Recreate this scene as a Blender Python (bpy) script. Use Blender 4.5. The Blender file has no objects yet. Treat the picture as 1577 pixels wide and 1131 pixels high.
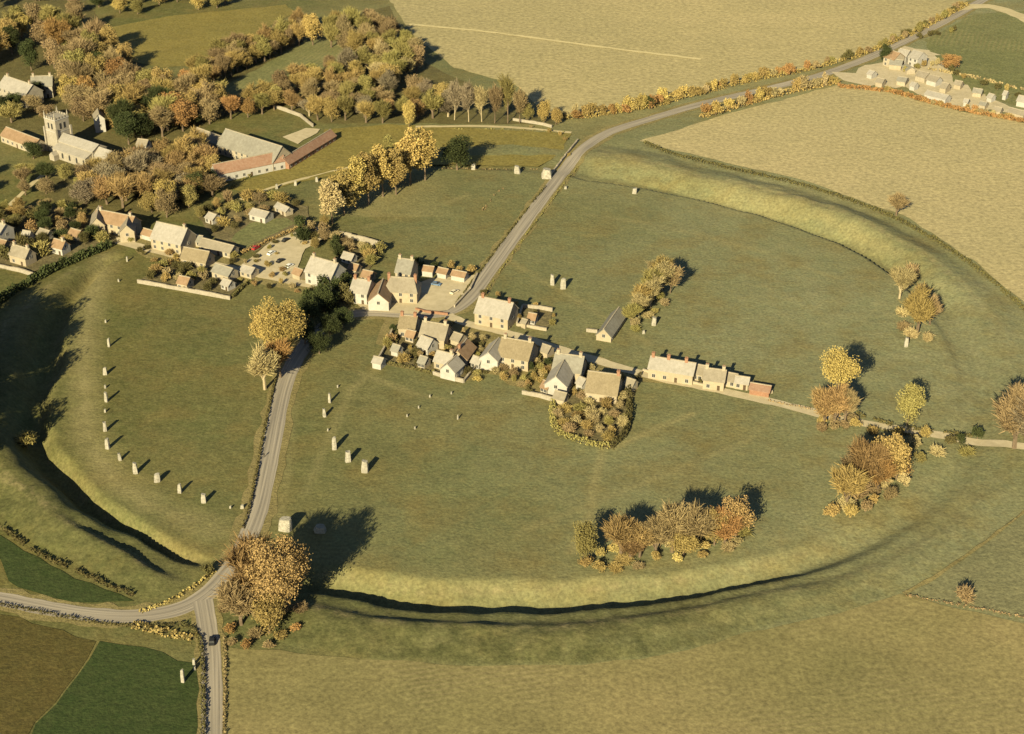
import bpy, bmesh, math, random
import numpy as np
from mathutils import Vector, Matrix

# ------------------------------------------------------------------ camera, sky, sun, exposure
SC = bpy.context.scene
C = SC.collection
R = math.radians
W0, H0 = 1577.0, 1131.0            # size of the photograph the traces were read from
CAM_H, DEP, VF = 280.0, R(29.0), R(26.0)
FPX = H0 / 2 / math.tan(VF / 2)
cam = bpy.data.cameras.new('camera'); camo = bpy.data.objects.new('camera', cam); C.objects.link(camo)
camo.location = (0, 0, CAM_H); camo.rotation_euler = (math.pi / 2 - DEP, 0, 0)
cam.sensor_fit = 'HORIZONTAL'; cam.sensor_width = 36.0
cam.lens = 18.0 / (W0 / 2 / FPX)
cam.clip_start = 1.0; cam.clip_end = 60000.0
SC.camera = camo

SUN_EL, SUN_AZ = R(25.0), R(20.0)   # shadows run 20 degrees to the right of straight ahead
world = bpy.data.worlds.new('World'); SC.world = world; world.use_nodes = True
nt = world.node_tree
bg = nt.nodes['Background']
sky = nt.nodes.new('ShaderNodeTexSky'); sky.sky_type = 'NISHITA'; sky.sun_disc = False
sky.sun_elevation = SUN_EL; sky.sun_rotation = math.pi + SUN_AZ
sky.air_density = 0.7; sky.dust_density = 0.4
nt.links.new(sky.outputs[0], bg.inputs[0]); bg.inputs[1].default_value = 0.05
sl = bpy.data.lights.new('sun', 'SUN'); so = bpy.data.objects.new('sun', sl); C.objects.link(so)
sl.energy = 5.0; sl.angle = R(0.5); sl.color = (1.0, 0.88, 0.57)
d = Vector((math.sin(SUN_AZ) * math.cos(SUN_EL), math.cos(SUN_AZ) * math.cos(SUN_EL), -math.sin(SUN_EL)))
so.rotation_euler = d.to_track_quat('-Z', 'Y').to_euler(); so.location = (-200, 0, 400)
vs = SC.view_settings
vs.view_transform = 'Standard'; vs.look = 'None'; vs.gamma = 1.0; vs.exposure = 1.32
vs.use_curve_mapping = False

# ------------------------------------------------------------------ helpers: tracing, noise, meshes, tags
def ray(px, py, z=0.0):
    u = (px - W0 / 2) / FPX; v = (H0 / 2 - py) / FPX
    dy = math.cos(DEP) + v * math.sin(DEP); dz = -math.sin(DEP) + v * math.cos(DEP)
    t = (z - CAM_H) / dz
    return u * t, dy * t

def vnoise(x, y, sc, seed=0):
    x = np.asarray(x, float) / sc; y = np.asarray(y, float) / sc
    xi = np.floor(x); yi = np.floor(y); fx = x - xi; fy = y - yi
    fx = fx * fx * (3 - 2 * fx); fy = fy * fy * (3 - 2 * fy)
    def h(a, b):
        s = np.sin(a * 127.1 + b * 311.7 + seed * 74.7) * 43758.5453
        return s - np.floor(s)
    return (h(xi, yi) * (1 - fx) + h(xi + 1, yi) * fx) * (1 - fy) + (h(xi, yi + 1) * (1 - fx) + h(xi + 1, yi + 1) * fx) * fy * 1.0

def mesh_np(name, verts, faces, smooth=False):
    me = bpy.data.meshes.new(name)
    v = np.asarray(verts, np.float32); f = np.asarray(faces, np.int32)
    n, k = f.shape
    me.vertices.add(len(v)); me.vertices.foreach_set('co', v.ravel())
    me.loops.add(n * k); me.loops.foreach_set('vertex_index', f.ravel())
    me.polygons.add(n); me.polygons.foreach_set('loop_start', np.arange(0, n * k, k, dtype=np.int32))
    me.polygons.foreach_set('loop_total', np.full(n, k, np.int32))
    if smooth: me.polygons.foreach_set('use_smooth', np.ones(n, bool))
    me.update(calc_edges=True)
    return me

def link(name, me, mat=None, parent=None):
    o = bpy.data.objects.new(name, me); C.objects.link(o)
    if mat is not None:
        if not me.materials: me.materials.append(mat)
        elif me.materials[0] != mat:
            o.material_slots[0].link = 'OBJECT'; o.material_slots[0].material = mat
    if parent is not None: o.parent = parent
    return o

def tag(o, label, cat, group=None):
    o['label'] = label; o['category'] = cat
    if group: o['group'] = group
    return o

def struct(o, kind='structure'):
    o['kind'] = kind; return o

def empty(name, loc, rz=0.0, sc=(1, 1, 1)):
    o = bpy.data.objects.new(name, None); C.objects.link(o)
    o.location = loc; o.rotation_euler = (0, 0, rz); o.scale = sc
    o.empty_display_size = 0.5
    return o

class MB:                                    # a bag of boxes, prisms and tubes that becomes one mesh
    def __init__(s): s.v = []; s.f = []
    def add(s, vs, fs):
        b = len(s.v); s.v += [tuple(p) for p in vs]; s.f += [tuple(i + b for i in f) for f in fs]
    def box(s, x0, x1, y0, y1, z0, z1):
        s.add([(x0, y0, z0), (x1, y0, z0), (x1, y1, z0), (x0, y1, z0), (x0, y0, z1), (x1, y0, z1), (x1, y1, z1), (x0, y1, z1)],
              [(0, 3, 2, 1), (4, 5, 6, 7), (0, 1, 5, 4), (1, 2, 6, 5), (2, 3, 7, 6), (3, 0, 4, 7)])
    def tube(s, p, q, r0, r1, n=6):
        p = Vector(p); q = Vector(q); a = (q - p)
        if a.length < 1e-6: return
        a.normalize(); u = a.orthogonal().normalized(); w = a.cross(u)
        vs = []
        for (c, r) in ((p, r0), (q, r1)):
            for i in range(n):
                t = 2 * math.pi * i / n
                vs.append(c + (u * math.cos(t) + w * math.sin(t)) * r)
        fs = [(i, (i + 1) % n, n + (i + 1) % n, n + i) for i in range(n)]
        fs += [tuple(range(n - 1, -1, -1)), tuple(range(n, 2 * n))]
        s.add(vs, fs)
    def mesh(s, name):
        me = bpy.data.meshes.new(name); me.from_pydata(s.v, [], s.f); me.update(); return me
    def build(s, name, mat, parent=None): return link(name, s.mesh(name), mat, parent)

# ------------------------------------------------------------------ materials
def nodes(name):
    m = bpy.data.materials.new(name); m.use_nodes = True
    t = m.node_tree; b = t.nodes['Principled BSDF']; b.inputs['Roughness'].default_value = 0.9
    if 'Specular IOR Level' in b.inputs: b.inputs['Specular IOR Level'].default_value = 0.12
    return m, t, b
def N(t, k, **kw):
    n = t.nodes.new(k)
    for a, v in kw.items(): setattr(n, a, v)
    return n
def noise_fac(t, scale, detail=4, rough=0.6, vec=None, lo=0.35, hi=0.65):
    n = N(t, 'ShaderNodeTexNoise'); n.inputs['Scale'].default_value = scale; n.inputs['Detail'].default_value = detail
    n.inputs['Roughness'].default_value = rough
    if vec is not None: t.links.new(vec, n.inputs['Vector'])
    r = N(t, 'ShaderNodeMapRange'); r.inputs['From Min'].default_value = lo; r.inputs['From Max'].default_value = hi
    t.links.new(n.outputs['Fac'], r.inputs['Value'])
    return r.outputs['Result']
def mix(t, fac, a, b, mode='MIX'):
    m = N(t, 'ShaderNodeMix', data_type='RGBA', blend_type=mode)
    if isinstance(fac, (int, float)): m.inputs[0].default_value = fac
    else: t.links.new(fac, m.inputs[0])
    for i, c in ((6, a), (7, b)):
        if isinstance(c, tuple): m.inputs[i].default_value = (c[0], c[1], c[2], 1)
        else: t.links.new(c, m.inputs[i])
    return m.outputs[2]
def mulf(t, a, k):
    m = N(t, 'ShaderNodeMath', operation='MULTIPLY'); t.links.new(a, m.inputs[0]); m.inputs[1].default_value = k
    return m.outputs[0]
def bump(t, b, fac, strength, dist):
    n = N(t, 'ShaderNodeBump'); n.inputs['Strength'].default_value = strength; n.inputs['Distance'].default_value = dist
    t.links.new(fac, n.inputs['Height']); t.links.new(n.outputs[0], b.inputs['Normal'])
def wpos(t):
    g = N(t, 'ShaderNodeNewGeometry'); return g.outputs['Position']

def earth_mat(name, c1, c2, c3, big=0.02, mid=0.12, fine=0.9, stripes=None, dry=None, bstr=0.28, mott=.34):
    m, t, b = nodes(name); p = wpos(t)
    f1 = noise_fac(t, big, 3, 0.6, p); f2 = noise_fac(t, mid, 5, 0.7, p, .3, .7); f3 = noise_fac(t, fine, 3, 0.7, p, .3, .7)
    col = mix(t, f1, c1, c2)
    col = mix(t, mulf(t, f2, 0.55), col, c3)
    if stripes:                                  # mowing, ploughing or drilling lines: real colour of the soil and stubble
        ang, sc, amt, cs = stripes
        mp = N(t, 'ShaderNodeMapping'); mp.inputs['Rotation'].default_value = (0, 0, ang); t.links.new(p, mp.inputs['Vector'])
        w = N(t, 'ShaderNodeTexWave'); w.inputs['Scale'].default_value = sc; w.inputs['Distortion'].default_value = 3.0
        w.inputs['Detail'].default_value = 3; w.inputs['Detail Scale'].default_value = 0.6
        t.links.new(mp.outputs[0], w.inputs['Vector'])
        big2 = noise_fac(t, 0.014, 3, 0.6, p, .45, .62)
        mm = N(t, 'ShaderNodeMath', operation='MULTIPLY'); t.links.new(w.outputs['Fac'], mm.inputs[0]); t.links.new(big2, mm.inputs[1])
        col = mix(t, mulf(t, mm.outputs[0], amt), col, cs)
    if dry:
        a0 = N(t, 'ShaderNodeAttribute'); a0.attribute_name = 'grey'; col = mix(t, a0.outputs['Fac'], col, mix(t, f2, (.178, .192, .098), (.228, .218, .114)))
        f6 = noise_fac(t, .045, 4, .65, p, .48, .72); col = mix(t, mulf(t, f6, .65), col, (.170, .124, .038))
        f7 = noise_fac(t, .35, 3, .7, p, .5, .75); col = mix(t, mulf(t, f7, .45), col, (.185, .16, .056))
        a = N(t, 'ShaderNodeAttribute'); a.attribute_name = 'dry'
        f4 = noise_fac(t, 0.07, 5, 0.7, p, .15, .6)
        mm = N(t, 'ShaderNodeMath', operation='MULTIPLY'); t.links.new(a.outputs['Fac'], mm.inputs[0]); t.links.new(f4, mm.inputs[1])
        col = mix(t, mm.outputs[0], col, dry)
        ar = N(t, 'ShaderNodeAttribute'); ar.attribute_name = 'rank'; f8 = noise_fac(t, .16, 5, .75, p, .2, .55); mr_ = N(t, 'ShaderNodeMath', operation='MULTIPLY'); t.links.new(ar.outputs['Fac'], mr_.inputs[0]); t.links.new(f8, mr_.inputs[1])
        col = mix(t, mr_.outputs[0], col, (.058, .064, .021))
        a2 = N(t, 'ShaderNodeAttribute'); a2.attribute_name = 'chalk'
        f5 = noise_fac(t, 0.25, 5, 0.75, p, .45, .7)
        m2 = N(t, 'ShaderNodeMath', operation='MULTIPLY'); t.links.new(a2.outputs['Fac'], m2.inputs[0]); t.links.new(f5, m2.inputs[1])
        col = mix(t, m2.outputs[0], col, (0.30, 0.23, 0.12))
    g1 = noise_fac(t, .055, 5, .75, p, .32, .68); g2 = noise_fac(t, .27, 4, .7, p, .3, .7)
    col = mix(t, mulf(t, g1, mott), col, mix(t, .62, col, (0, 0, 0))); col = mix(t, mulf(t, g2, mott * .8), col, mix(t, .42, col, (.55, .48, .2)))
    dk = mix(t, 0.46, col, (0, 0, 0))
    col = mix(t, f3, dk, col) if bstr else col
    t.links.new(col, b.inputs['Base Color'])
    b1 = N(t, 'ShaderNodeBump'); b1.inputs['Strength'].default_value = min(1, bstr * 1.2); b1.inputs['Distance'].default_value = 0.55; t.links.new(f2, b1.inputs['Height'])
    b2 = N(t, 'ShaderNodeBump'); b2.inputs['Strength'].default_value = bstr; b2.inputs['Distance'].default_value = 0.25; t.links.new(f3, b2.inputs['Height'])
    t.links.new(b1.outputs[0], b2.inputs['Normal']); t.links.new(b2.outputs[0], b.inputs['Normal'])
    return m

def flat_mat(name, c1, c2, scale=0.8, rough=0.9, bstr=0.3, bdist=0.05):
    m, t, b = nodes(name); p = wpos(t)
    f = noise_fac(t, scale, 5, 0.7, p, .3, .7); f2 = noise_fac(t, scale * .22, 4, .7, p, .45, .75)
    t.links.new(mix(t, mulf(t, f2, .4), mix(t, f, c1, c2), tuple(x * .6 for x in c1)), b.inputs['Base Color']); b.inputs['Roughness'].default_value = rough
    bump(t, b, f, bstr, bdist)
    return m

def leaf_mat(name, dark, light, hue=0.07):
    m, t, b = nodes(name)
    g = N(t, 'ShaderNodeNewGeometry'); oi = N(t, 'ShaderNodeObjectInfo')
    col = mix(t, g.outputs['Random Per Island'], dark, light)
    hs = N(t, 'ShaderNodeHueSaturation')
    mr = N(t, 'ShaderNodeMapRange'); mr.inputs['To Min'].default_value = 0.75; mr.inputs['To Max'].default_value = 1.25
    t.links.new(oi.outputs['Random'], mr.inputs['Value']); t.links.new(mr.outputs[0], hs.inputs['Value'])
    mr2 = N(t, 'ShaderNodeMapRange'); mr2.inputs['To Min'].default_value = 0.5 - hue * .12; mr2.inputs['To Max'].default_value = 0.5 + hue * .08
    mm = N(t, 'ShaderNodeMath', operation='FRACT'); mk = mulf(t, oi.outputs['Random'], 7.31); t.links.new(mk, mm.inputs[0])
    t.links.new(mm.outputs[0], mr2.inputs['Value']); t.links.new(mr2.outputs[0], hs.inputs['Hue'])
    t.links.new(col, hs.inputs['Color']); t.links.new(hs.outputs[0], b.inputs['Base Color'])
    return m

M = {}
M['ground'] = earth_mat('pasture_grass', (.080, .090, .023), (.128, .108, .030), (.062, .076, .019), dry=(.27, .23, .10))
M['stubble'] = earth_mat('pale_stubble', (0.3872, 0.3228, 0.1625), (0.4312, 0.3501, 0.1754), (0.3432, 0.2910, 0.1411), 0.008, 0.05, 0.5, (R(35), 0.35, .25, (.37, .30, .15)), bstr=.3, mott=.10)
M['stubble2'] = earth_mat('tan_stubble', (.36, .30, .145), (.43, .35, .17), (.32, .272, .125), 0.006, 0.04, 0.4, bstr=.3, mott=.10)
M['hayfield'] = earth_mat('dry_hayfield', (.172, .155, .060), (.285, .228, .098), (.19, .165, .064), 0.009, 0.07, 0.7, (R(78), 0.16, .45, (.30, .24, .115)), bstr=.18)
M['paddock'] = earth_mat('grazed_paddock', (.172, .168, .085), (.212, .196, .10), (.148, .152, .075), 0.02, 0.12, .8)
M['plough'] = earth_mat('brown_ploughland', (0.0825, 0.0651, 0.0180), (0.1018, 0.0744, 0.0215), (0.0660, 0.0620, 0.0160), 0.015, 0.2, 0.9, mott=.12)
M['wheat'] = earth_mat('young_green_crop', (0.0336, 0.0532, 0.0132), (0.0406, 0.0568, 0.0158), (0.0290, 0.0483, 0.0120), 0.03, 0.3, 1.0, mott=.12)
M['meadow'] = earth_mat('olive_meadow', (0.1980, 0.1596, 0.0403), (0.2288, 0.1764, 0.0429), (0.1672, 0.1428, 0.0338), 0.02, 0.15, .8)
M['lush'] = earth_mat('green_pasture', (0.1445, 0.1522, 0.0558), (0.1700, 0.1696, 0.0675), (0.1275, 0.1392, 0.0540), 0.02, 0.15, .8, (R(20), .12, .5, (.25, .21, .09)))
M['soil'] = earth_mat('garden_soil', (0.1200, 0.0960, 0.0480), (0.2000, 0.1560, 0.0800), (0.0800, 0.0760, 0.0320), 0.15, .5, 1.2)
M['litter'] = earth_mat('leaf_litter', (0.0997, 0.0810, 0.0300), (0.1354, 0.1094, 0.0375), (0.0712, 0.0729, 0.0240), 0.06, .3, 1.2)
M['verge'] = earth_mat('dry_verge', (0.2112, 0.1716, 0.0680), (0.2728, 0.2156, 0.0935), (0.1584, 0.1364, 0.0467), .1, .4, 1.2)
def road_mat():
    m, t, b = nodes('worn_tarmac'); uv = N(t, 'ShaderNodeUVMap'); p = wpos(t)
    mp = N(t, 'ShaderNodeMapping'); mp.inputs['Scale'].default_value = (9, .02, 1); t.links.new(uv.outputs[0], mp.inputs['Vector'])
    f = noise_fac(t, 1.0, 2, 0.5, mp.outputs[0], .35, .65); g = noise_fac(t, .6, 4, .7, p)
    col = mix(t, f, (.15, .132, .105), (.30, .26, .195)); col = mix(t, mulf(t, g, .3), col, (.25, .21, .145))
    t.links.new(col, b.inputs['Base Color']); bump(t, b, g, .2, .02)
    return m
M['road'] = road_mat()
M['gravel'] = flat_mat('pale_gravel', (.33, .275, .165), (.43, .36, .23), .35)
M['chalk_track'] = flat_mat('chalk_track', (.34, .28, .15), (.42, .35, .2), .3)
M['pale_track'] = flat_mat('pale_dry_track', (.40, .335, .165), (.46, .38, .195), .3)
M['stone'] = flat_mat('weathered_sarsen', (0.17, 0.155, 0.115), (0.35, 0.32, 0.25), 1.1, .9, .6, .12)
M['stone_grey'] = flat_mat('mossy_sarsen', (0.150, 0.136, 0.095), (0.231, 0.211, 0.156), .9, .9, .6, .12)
M['wall_stone'] = flat_mat('limewashed_stone', (0.208, 0.179, 0.128), (0.290, 0.257, 0.199), 1.2)
M['rubble'] = flat_mat('rubble_wall', (0.223, 0.186, 0.124), (0.341, 0.291, 0.205), 1.8)
M['white_wall'] = flat_mat('white_render', (0.280, 0.257, 0.213), (0.335, 0.317, 0.275), .7)
M['cream_wall'] = flat_mat('cream_render', (0.254, 0.206, 0.133), (0.299, 0.252, 0.171), .7)
M['brick'] = flat_mat('brick_red', (0.186, 0.093, 0.053), (0.248, 0.143, 0.087), 1.5)
M['roof_tan'] = flat_mat('stone_tile_tan', (0.166, 0.141, 0.097), (0.220, 0.190, 0.139), .9)
M['roof_pale'] = flat_mat('stone_tile_pale', (0.206, 0.186, 0.146), (0.274, 0.248, 0.206), .9)
M['roof_grey'] = flat_mat('slate_grey', (0.147, 0.134, 0.104), (0.202, 0.190, 0.150), .8)
M['roof_thatch'] = flat_mat('old_thatch', (0.147, 0.117, 0.067), (0.206, 0.166, 0.102), 1.4, .95, .5, .1)
M['roof_red'] = flat_mat('clay_tile', (0.184, 0.097, 0.058), (0.245, 0.162, 0.109), .9)
M['roof_brown'] = flat_mat('mossy_brown_tile', (0.166, 0.108, 0.058), (0.238, 0.158, 0.094), .6)
M['lead'] = flat_mat('lead_roof', (0.216, 0.194, 0.151), (0.274, 0.245, 0.194), .8)
M['glass'] = flat_mat('dark_window', (.02, .02, .02), (.05, .05, .045), 2, .25)
M['door'] = flat_mat('dark_door', (.05, .035, .02), (.09, .06, .035), 2)
M['bark'] = flat_mat('bark', (.09, .065, .04), (.15, .11, .07), 1.5, .95, .5, .1)
M['pale_bark'] = flat_mat('pale_bark', (.24, .19, .11), (.33, .27, .16), 1.5, .95, .5, .1)
M['wood'] = flat_mat('weathered_timber', (.20, .16, .10), (.30, .25, .17), 2)
M['tyre'] = flat_mat('rubber', (.02, .02, .02), (.03, .03, .03), 4)
M['cloth'] = flat_mat('dark_cloth', (.03, .025, .02), (.05, .04, .03), 4)
for k, c in (('white', (.7, .68, .6)), ('black', (.02, .02, .02)), ('red', (.35, .03, .03)), ('blue', (.10, .15, .22)), ('cream', (.55, .48, .33)), ('green', (.05, .09, .05))):
    M['paint_' + k] = flat_mat('paint_' + k, c, tuple(x * .85 for x in c), 1.0, .35, .02)
LEAF = {'rank': ((.060, .064, .022), (.150, .138, .052)),
    'ochre': ((.155, .112, .036), (.28, .205, .072)), 'gold': ((.20, .148, .042), (.36, .268, .088)), 'orange': ((.165, .096, .034), (.285, .166, .060)),
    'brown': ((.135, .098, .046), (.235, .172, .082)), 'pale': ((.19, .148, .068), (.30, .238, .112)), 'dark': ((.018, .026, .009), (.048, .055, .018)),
    'olive': ((.12, .108, .032), (.23, .195, .065)), 'grey': ((.135, .108, .064), (.215, .175, .105)), 'russet': ((.15, .099, .040), (.26, .176, .070)),
    'hedge': ((.045, .042, .016), (.10, .085, .03)), 'drygrass': ((.24, .18, .06), (.36, .28, .10)),
}
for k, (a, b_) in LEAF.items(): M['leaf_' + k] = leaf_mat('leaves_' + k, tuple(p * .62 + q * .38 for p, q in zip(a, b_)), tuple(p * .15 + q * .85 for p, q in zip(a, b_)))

# ------------------------------------------------------------------ the ring: traced inner ditch edge, outer bank foot, strength round the circle
INNER = [(905, 278, 2.6), (1060, 303, 3.8), (1200, 342, 4.4), (1300, 380, 4.6), (1375, 425, 3.6), (1440, 500, 1.2), (1470, 590, .8), (1450, 690, .8), (1375, 770, 1.0), (1290, 818, 1.6),
         (1190, 852, 2.9), (1000, 888, 4.2), (735, 893, 5.4), (560, 876, 5.6), (480, 864, 4.6), (420, 862, 0.0), (345, 862, .0), (300, 850, 2.6), (250, 826, 5.0), (195, 797, 5.4), (130, 745, 5.4), (88, 670, 4.8), (100, 560, 3.8),
         (118, 470, 2.8), (170, 405, 1.5), (230, 385, 0), (330, 340, 0), (480, 290, 0), (620, 262, .6), (760, 262, .8), (870, 270, 0.3)]
OUTER = [(900, 213), (1000, 226), (1100, 254), (1240, 286), (1400, 346), (1500, 411), (1577, 476), (1640, 560), (1660, 660), (1600, 770), (1500, 858), (1390, 917), (1180, 968), (980, 1012), (800, 1024), (560, 1014), (430, 990),
         (340, 960), (260, 935), (210, 916), (100, 862), (0, 803), (-90, 740), (-130, 640), (-70, 520), (0, 464), (80, 420), (175, 378), (300, 312), (450, 250), (600, 225), (750, 213)]
CX, CY = ray(790, 560)
def polar(pts):
    out = []
    for p in pts:
        x, y = ray(p[0], p[1]); out.append((math.atan2(y - CY, x - CX), math.hypot(x - CX, y - CY)) + tuple(p[2:]))
    out.sort(); return np.array(out)
PI_, PO_ = polar(INNER), polar(OUTER)
def perinterp(th, a, col):
    return np.interp(th, np.r_[a[:, 0] - 2 * np.pi, a[:, 0], a[:, 0] + 2 * np.pi], np.r_[a[:, col], a[:, col], a[:, col]])
# profiles across ditch and bank: (share of the width, height as a share of the local strength)
PROF = {
    'near': ([-9, 0, .03, .21, .28, .41, .52, .60, .69, 1.0, 9], [0, 0, -.10, -.85, -.9, .10, .12, .40, .40, 0, 0]),
    'southwest': ([-9, 0, .02, .09, .14, .26, .52, .61, .68, 1.0, 9], [0, 0, -.2, -1, -1, .12, .10, .78, .78, 0, 0]),
    'west': ([-9, 0, .02, .10, .17, .34, .40, .48, .58, 1.0, 9], [0, 0, -.2, -1, -1, .45, .72, .85, .8, 0, 0]),
    'far': ([-9, 0, .015, .07, .22, .42, .50, .62, .86, 1.0, 9], [0, 0, -.3, -1, -1, .2, .5, .55, 0, 0, 0]),
}
def angle_of(px, py): x, y = ray(px, py); return math.atan2(y - CY, x - CX)
SECT = [('near', 735, 935), ('near', 1190, 900), ('near', 430, 920), ('southwest', 300, 880), ('southwest', 200, 840), ('west', 110, 770), ('west', 60, 660), ('west', 40, 500), ('far', 300, 320), ('far', 900, 240), ('far', 1300, 340), ('far', 1500, 520), ('near', 1500, 780)]
SECT = sorted((angle_of(x, y), n) for n, x, y in SECT)
def profile(s, th):
    w = {}
    A = np.array([a for a, n in SECT]); A3 = np.r_[A - 2 * np.pi, A, A + 2 * np.pi]
    out = np.zeros_like(s)
    for n, (ps, pd) in PROF.items():
        k = np.array([1.0 if q == n else 0.0 for a, q in SECT]); out = out + np.interp(th, A3, np.r_[k, k, k]) * np.interp(s, ps, pd)
    return out
def ring(x, y):
    x = np.asarray(x, float); y = np.asarray(y, float)
    th = np.arctan2(y - CY, x - CX); r = np.hypot(x - CX, y - CY)
    wob = (vnoise(x, y, 23, 3) - .5) * 3.0 + (vnoise(x, y, 9, 5) - .5) * 1.2
    th2 = th
    ri = perinterp(th2, PI_, 1); ro = perinterp(th2, PO_, 1); amp = perinterp(th2, PI_, 2)
    s = (r - ri + wob * np.clip(amp / 4, 0, 1)) / (ro - ri)
    return s, amp
def hgt(x, y):
    s, amp = ring(x, y)
    p = profile(s, np.arctan2(y - CY, x - CX))
    z = np.where(p < 0, p * amp, p * amp * (.75 + .5 * vnoise(x, y, 30, 8)))
    inz = (s > 0) & (s < 1)
    z = z + np.clip((1 - s) * 5, 0, 1) * np.where(inz, (vnoise(x, y, 8, 1) - .5) * .14 * amp + (vnoise(x, y, 3.2, 2) - .5) * .08 * amp, 0)
    return z
def at(px, py, dz=0.0):
    z = 0.0
    for _ in range(5):
        x, y = ray(px, py, z + dz); z = float(hgt(x, y))
    return Vector((x, y, z))
def gz(x, y): return float(hgt(x, y))

def axis(lo, hi, step, out_lo, out_hi):
    a = list(np.arange(lo, hi + .01, step)); s = step
    while a[-1] < out_hi: s *= 1.18; a.append(a[-1] + s)
    s = step
    while a[0] > out_lo: s *= 1.18; a.insert(0, a[0] - s)
    return np.array(a)
xs = axis(-245, 245, 1.25, -9000, 9000); ys = axis(315, 800, 1.25, -3000, 16000)
GX, GY = np.meshgrid(xs, ys); GZ = hgt(GX, GY)
nx, ny = len(xs), len(ys)
idx = np.arange(nx * ny).reshape(ny, nx)
faces = np.stack([idx[:-1, :-1], idx[:-1, 1:], idx[1:, 1:], idx[1:, :-1]], -1).reshape(-1, 4)
gm = mesh_np('ground', np.stack([GX, GY, GZ], -1).reshape(-1, 3), faces, True)
S_, A_ = ring(GX, GY)
dry = np.clip(np.interp(S_, [-.35, -.05, .05, .14, .2, .3, .42, .6, 1, 1.15], [0, .12, .22, .12, .05, .05, .12, .15, .0, 0]) * np.clip(A_ / 2.0, 0, 1), 0, 1)
dry = np.clip(dry + .6 * np.clip((vnoise(GX, GY, 55, 11) - .55) * 2.4, 0, 1) * (GY > 640), 0, 1)
chalk = np.interp(S_, [.02, .08, .14, .5, .56, .62, .66], [0, .5, 0, 0, .7, .5, 0]) * np.clip(A_ / 4, 0, 1)
def near(pix, w):                              # 1 on a traced line on the turf, fading to 0 at w metres
    L = [np.array(ray(*p)) for p in pix]; dmin = np.full(GX.shape, 1e9)
    for a, b in zip(L[:-1], L[1:]):
        v = b - a; t = np.clip(((GX - a[0]) * v[0] + (GY - a[1]) * v[1]) / (v @ v), 0, 1)
        dmin = np.minimum(dmin, np.hypot(GX - a[0] - t * v[0], GY - a[1] - t * v[1]))
    return np.clip(1 - dmin / w, 0, 1)
for pix, w, k in [([(160, 400), (138, 470), (128, 560), (132, 660), (165, 725), (235, 780), (330, 815)], 9, .9), ([(930, 690), (915, 740), (908, 800), (880, 850)], 2.6, .8), ([(945, 690), (1000, 665), (1065, 638)], 2.6, .8), ([(555, 575), (640, 608), (720, 622), (800, 618)], 2.4, .6),
                  ([(452, 600), (445, 700), (430, 800)], 3, .5), ([(590, 560), (540, 600), (470, 760)], 2.6, .5), ([(900, 330), (1000, 345), (1150, 380), (1290, 430)], 2.6, .45), ([(780, 400), (900, 470), (1000, 530)], 2.4, .45), ([(1200, 625), (1150, 680), (1000, 740), (800, 820)], 2.6, .4), ([(520, 885), (700, 900), (900, 895), (1150, 850), (1280, 800)], 5, .35), ([(720, 300), (640, 330), (560, 350)], 2.4, .5), ([(910, 225), (1000, 262), (1130, 290), (1260, 330), (1380, 390)], 5, .7), ([(1380, 880), (1290, 920), (1100, 965), (800, 1000)], 3, .5)]:
    dry = np.maximum(dry, near(pix, w) * k)
grey = np.clip(np.clip((GX + 150) / 260, 0, .85) + np.clip((GX - 60) / 300, 0, .4), 0, 1) * np.clip((vnoise(GX, GY, 40, 15) * .5 + .62), 0, 1)  # paling of the turf towards the right, haze painted into its colour
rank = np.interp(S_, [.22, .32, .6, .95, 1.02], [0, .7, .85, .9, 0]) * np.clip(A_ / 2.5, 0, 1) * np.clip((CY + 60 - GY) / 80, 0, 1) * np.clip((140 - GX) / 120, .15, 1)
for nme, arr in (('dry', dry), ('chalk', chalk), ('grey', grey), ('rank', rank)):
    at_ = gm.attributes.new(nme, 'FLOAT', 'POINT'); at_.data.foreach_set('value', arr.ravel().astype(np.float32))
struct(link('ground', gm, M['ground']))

def densify(pts, step=6.0, closed=False):
    P = [Vector(p) for p in pts]; n = len(P); out = []
    rng = range(n if closed else n - 1)
    for i in rng:
        a, b = P[i], P[(i + 1) % n]; k = max(1, int((b - a).length / step))
        for j in range(k): out.append(a.lerp(b, j / k))
    if not closed: out.append(P[-1])
    return out
def smooth_line(pts, it=3):
    P = [Vector(p) for p in pts]
    for _ in range(it):
        Q = [P[0]]
        for a, b in zip(P[:-1], P[1:]): Q += [a.lerp(b, .25), a.lerp(b, .75)]
        Q.append(P[-1]); P = Q
    return P
FIELD_N = [0]
def sheet(name, poly, mat, z=None, wob=1.2):
    FIELD_N[0] += 1; z = z if z is not None else 0.03 + .012 * FIELD_N[0]
    P = densify([Vector(ray(*p)) for p in poly], 5.0, True)
    vs = []
    for p in P:
        dx = (float(vnoise(p.x, p.y, 7, 21)) - .5) * 2 * wob; dy = (float(vnoise(p.x, p.y, 7, 22)) - .5) * 2 * wob
        vs.append((p.x + dx, p.y + dy, z))
    bm = bmesh.new(); f = bm.faces.new([bm.verts.new(v) for v in vs]); bmesh.ops.triangulate(bm, faces=[f])
    for f in bm.faces:
        if f.normal.z < 0: f.normal_flip()
    me = bpy.data.meshes.new(name); bm.to_mesh(me); bm.free()
    return struct(link(name, me, mat))
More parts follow.
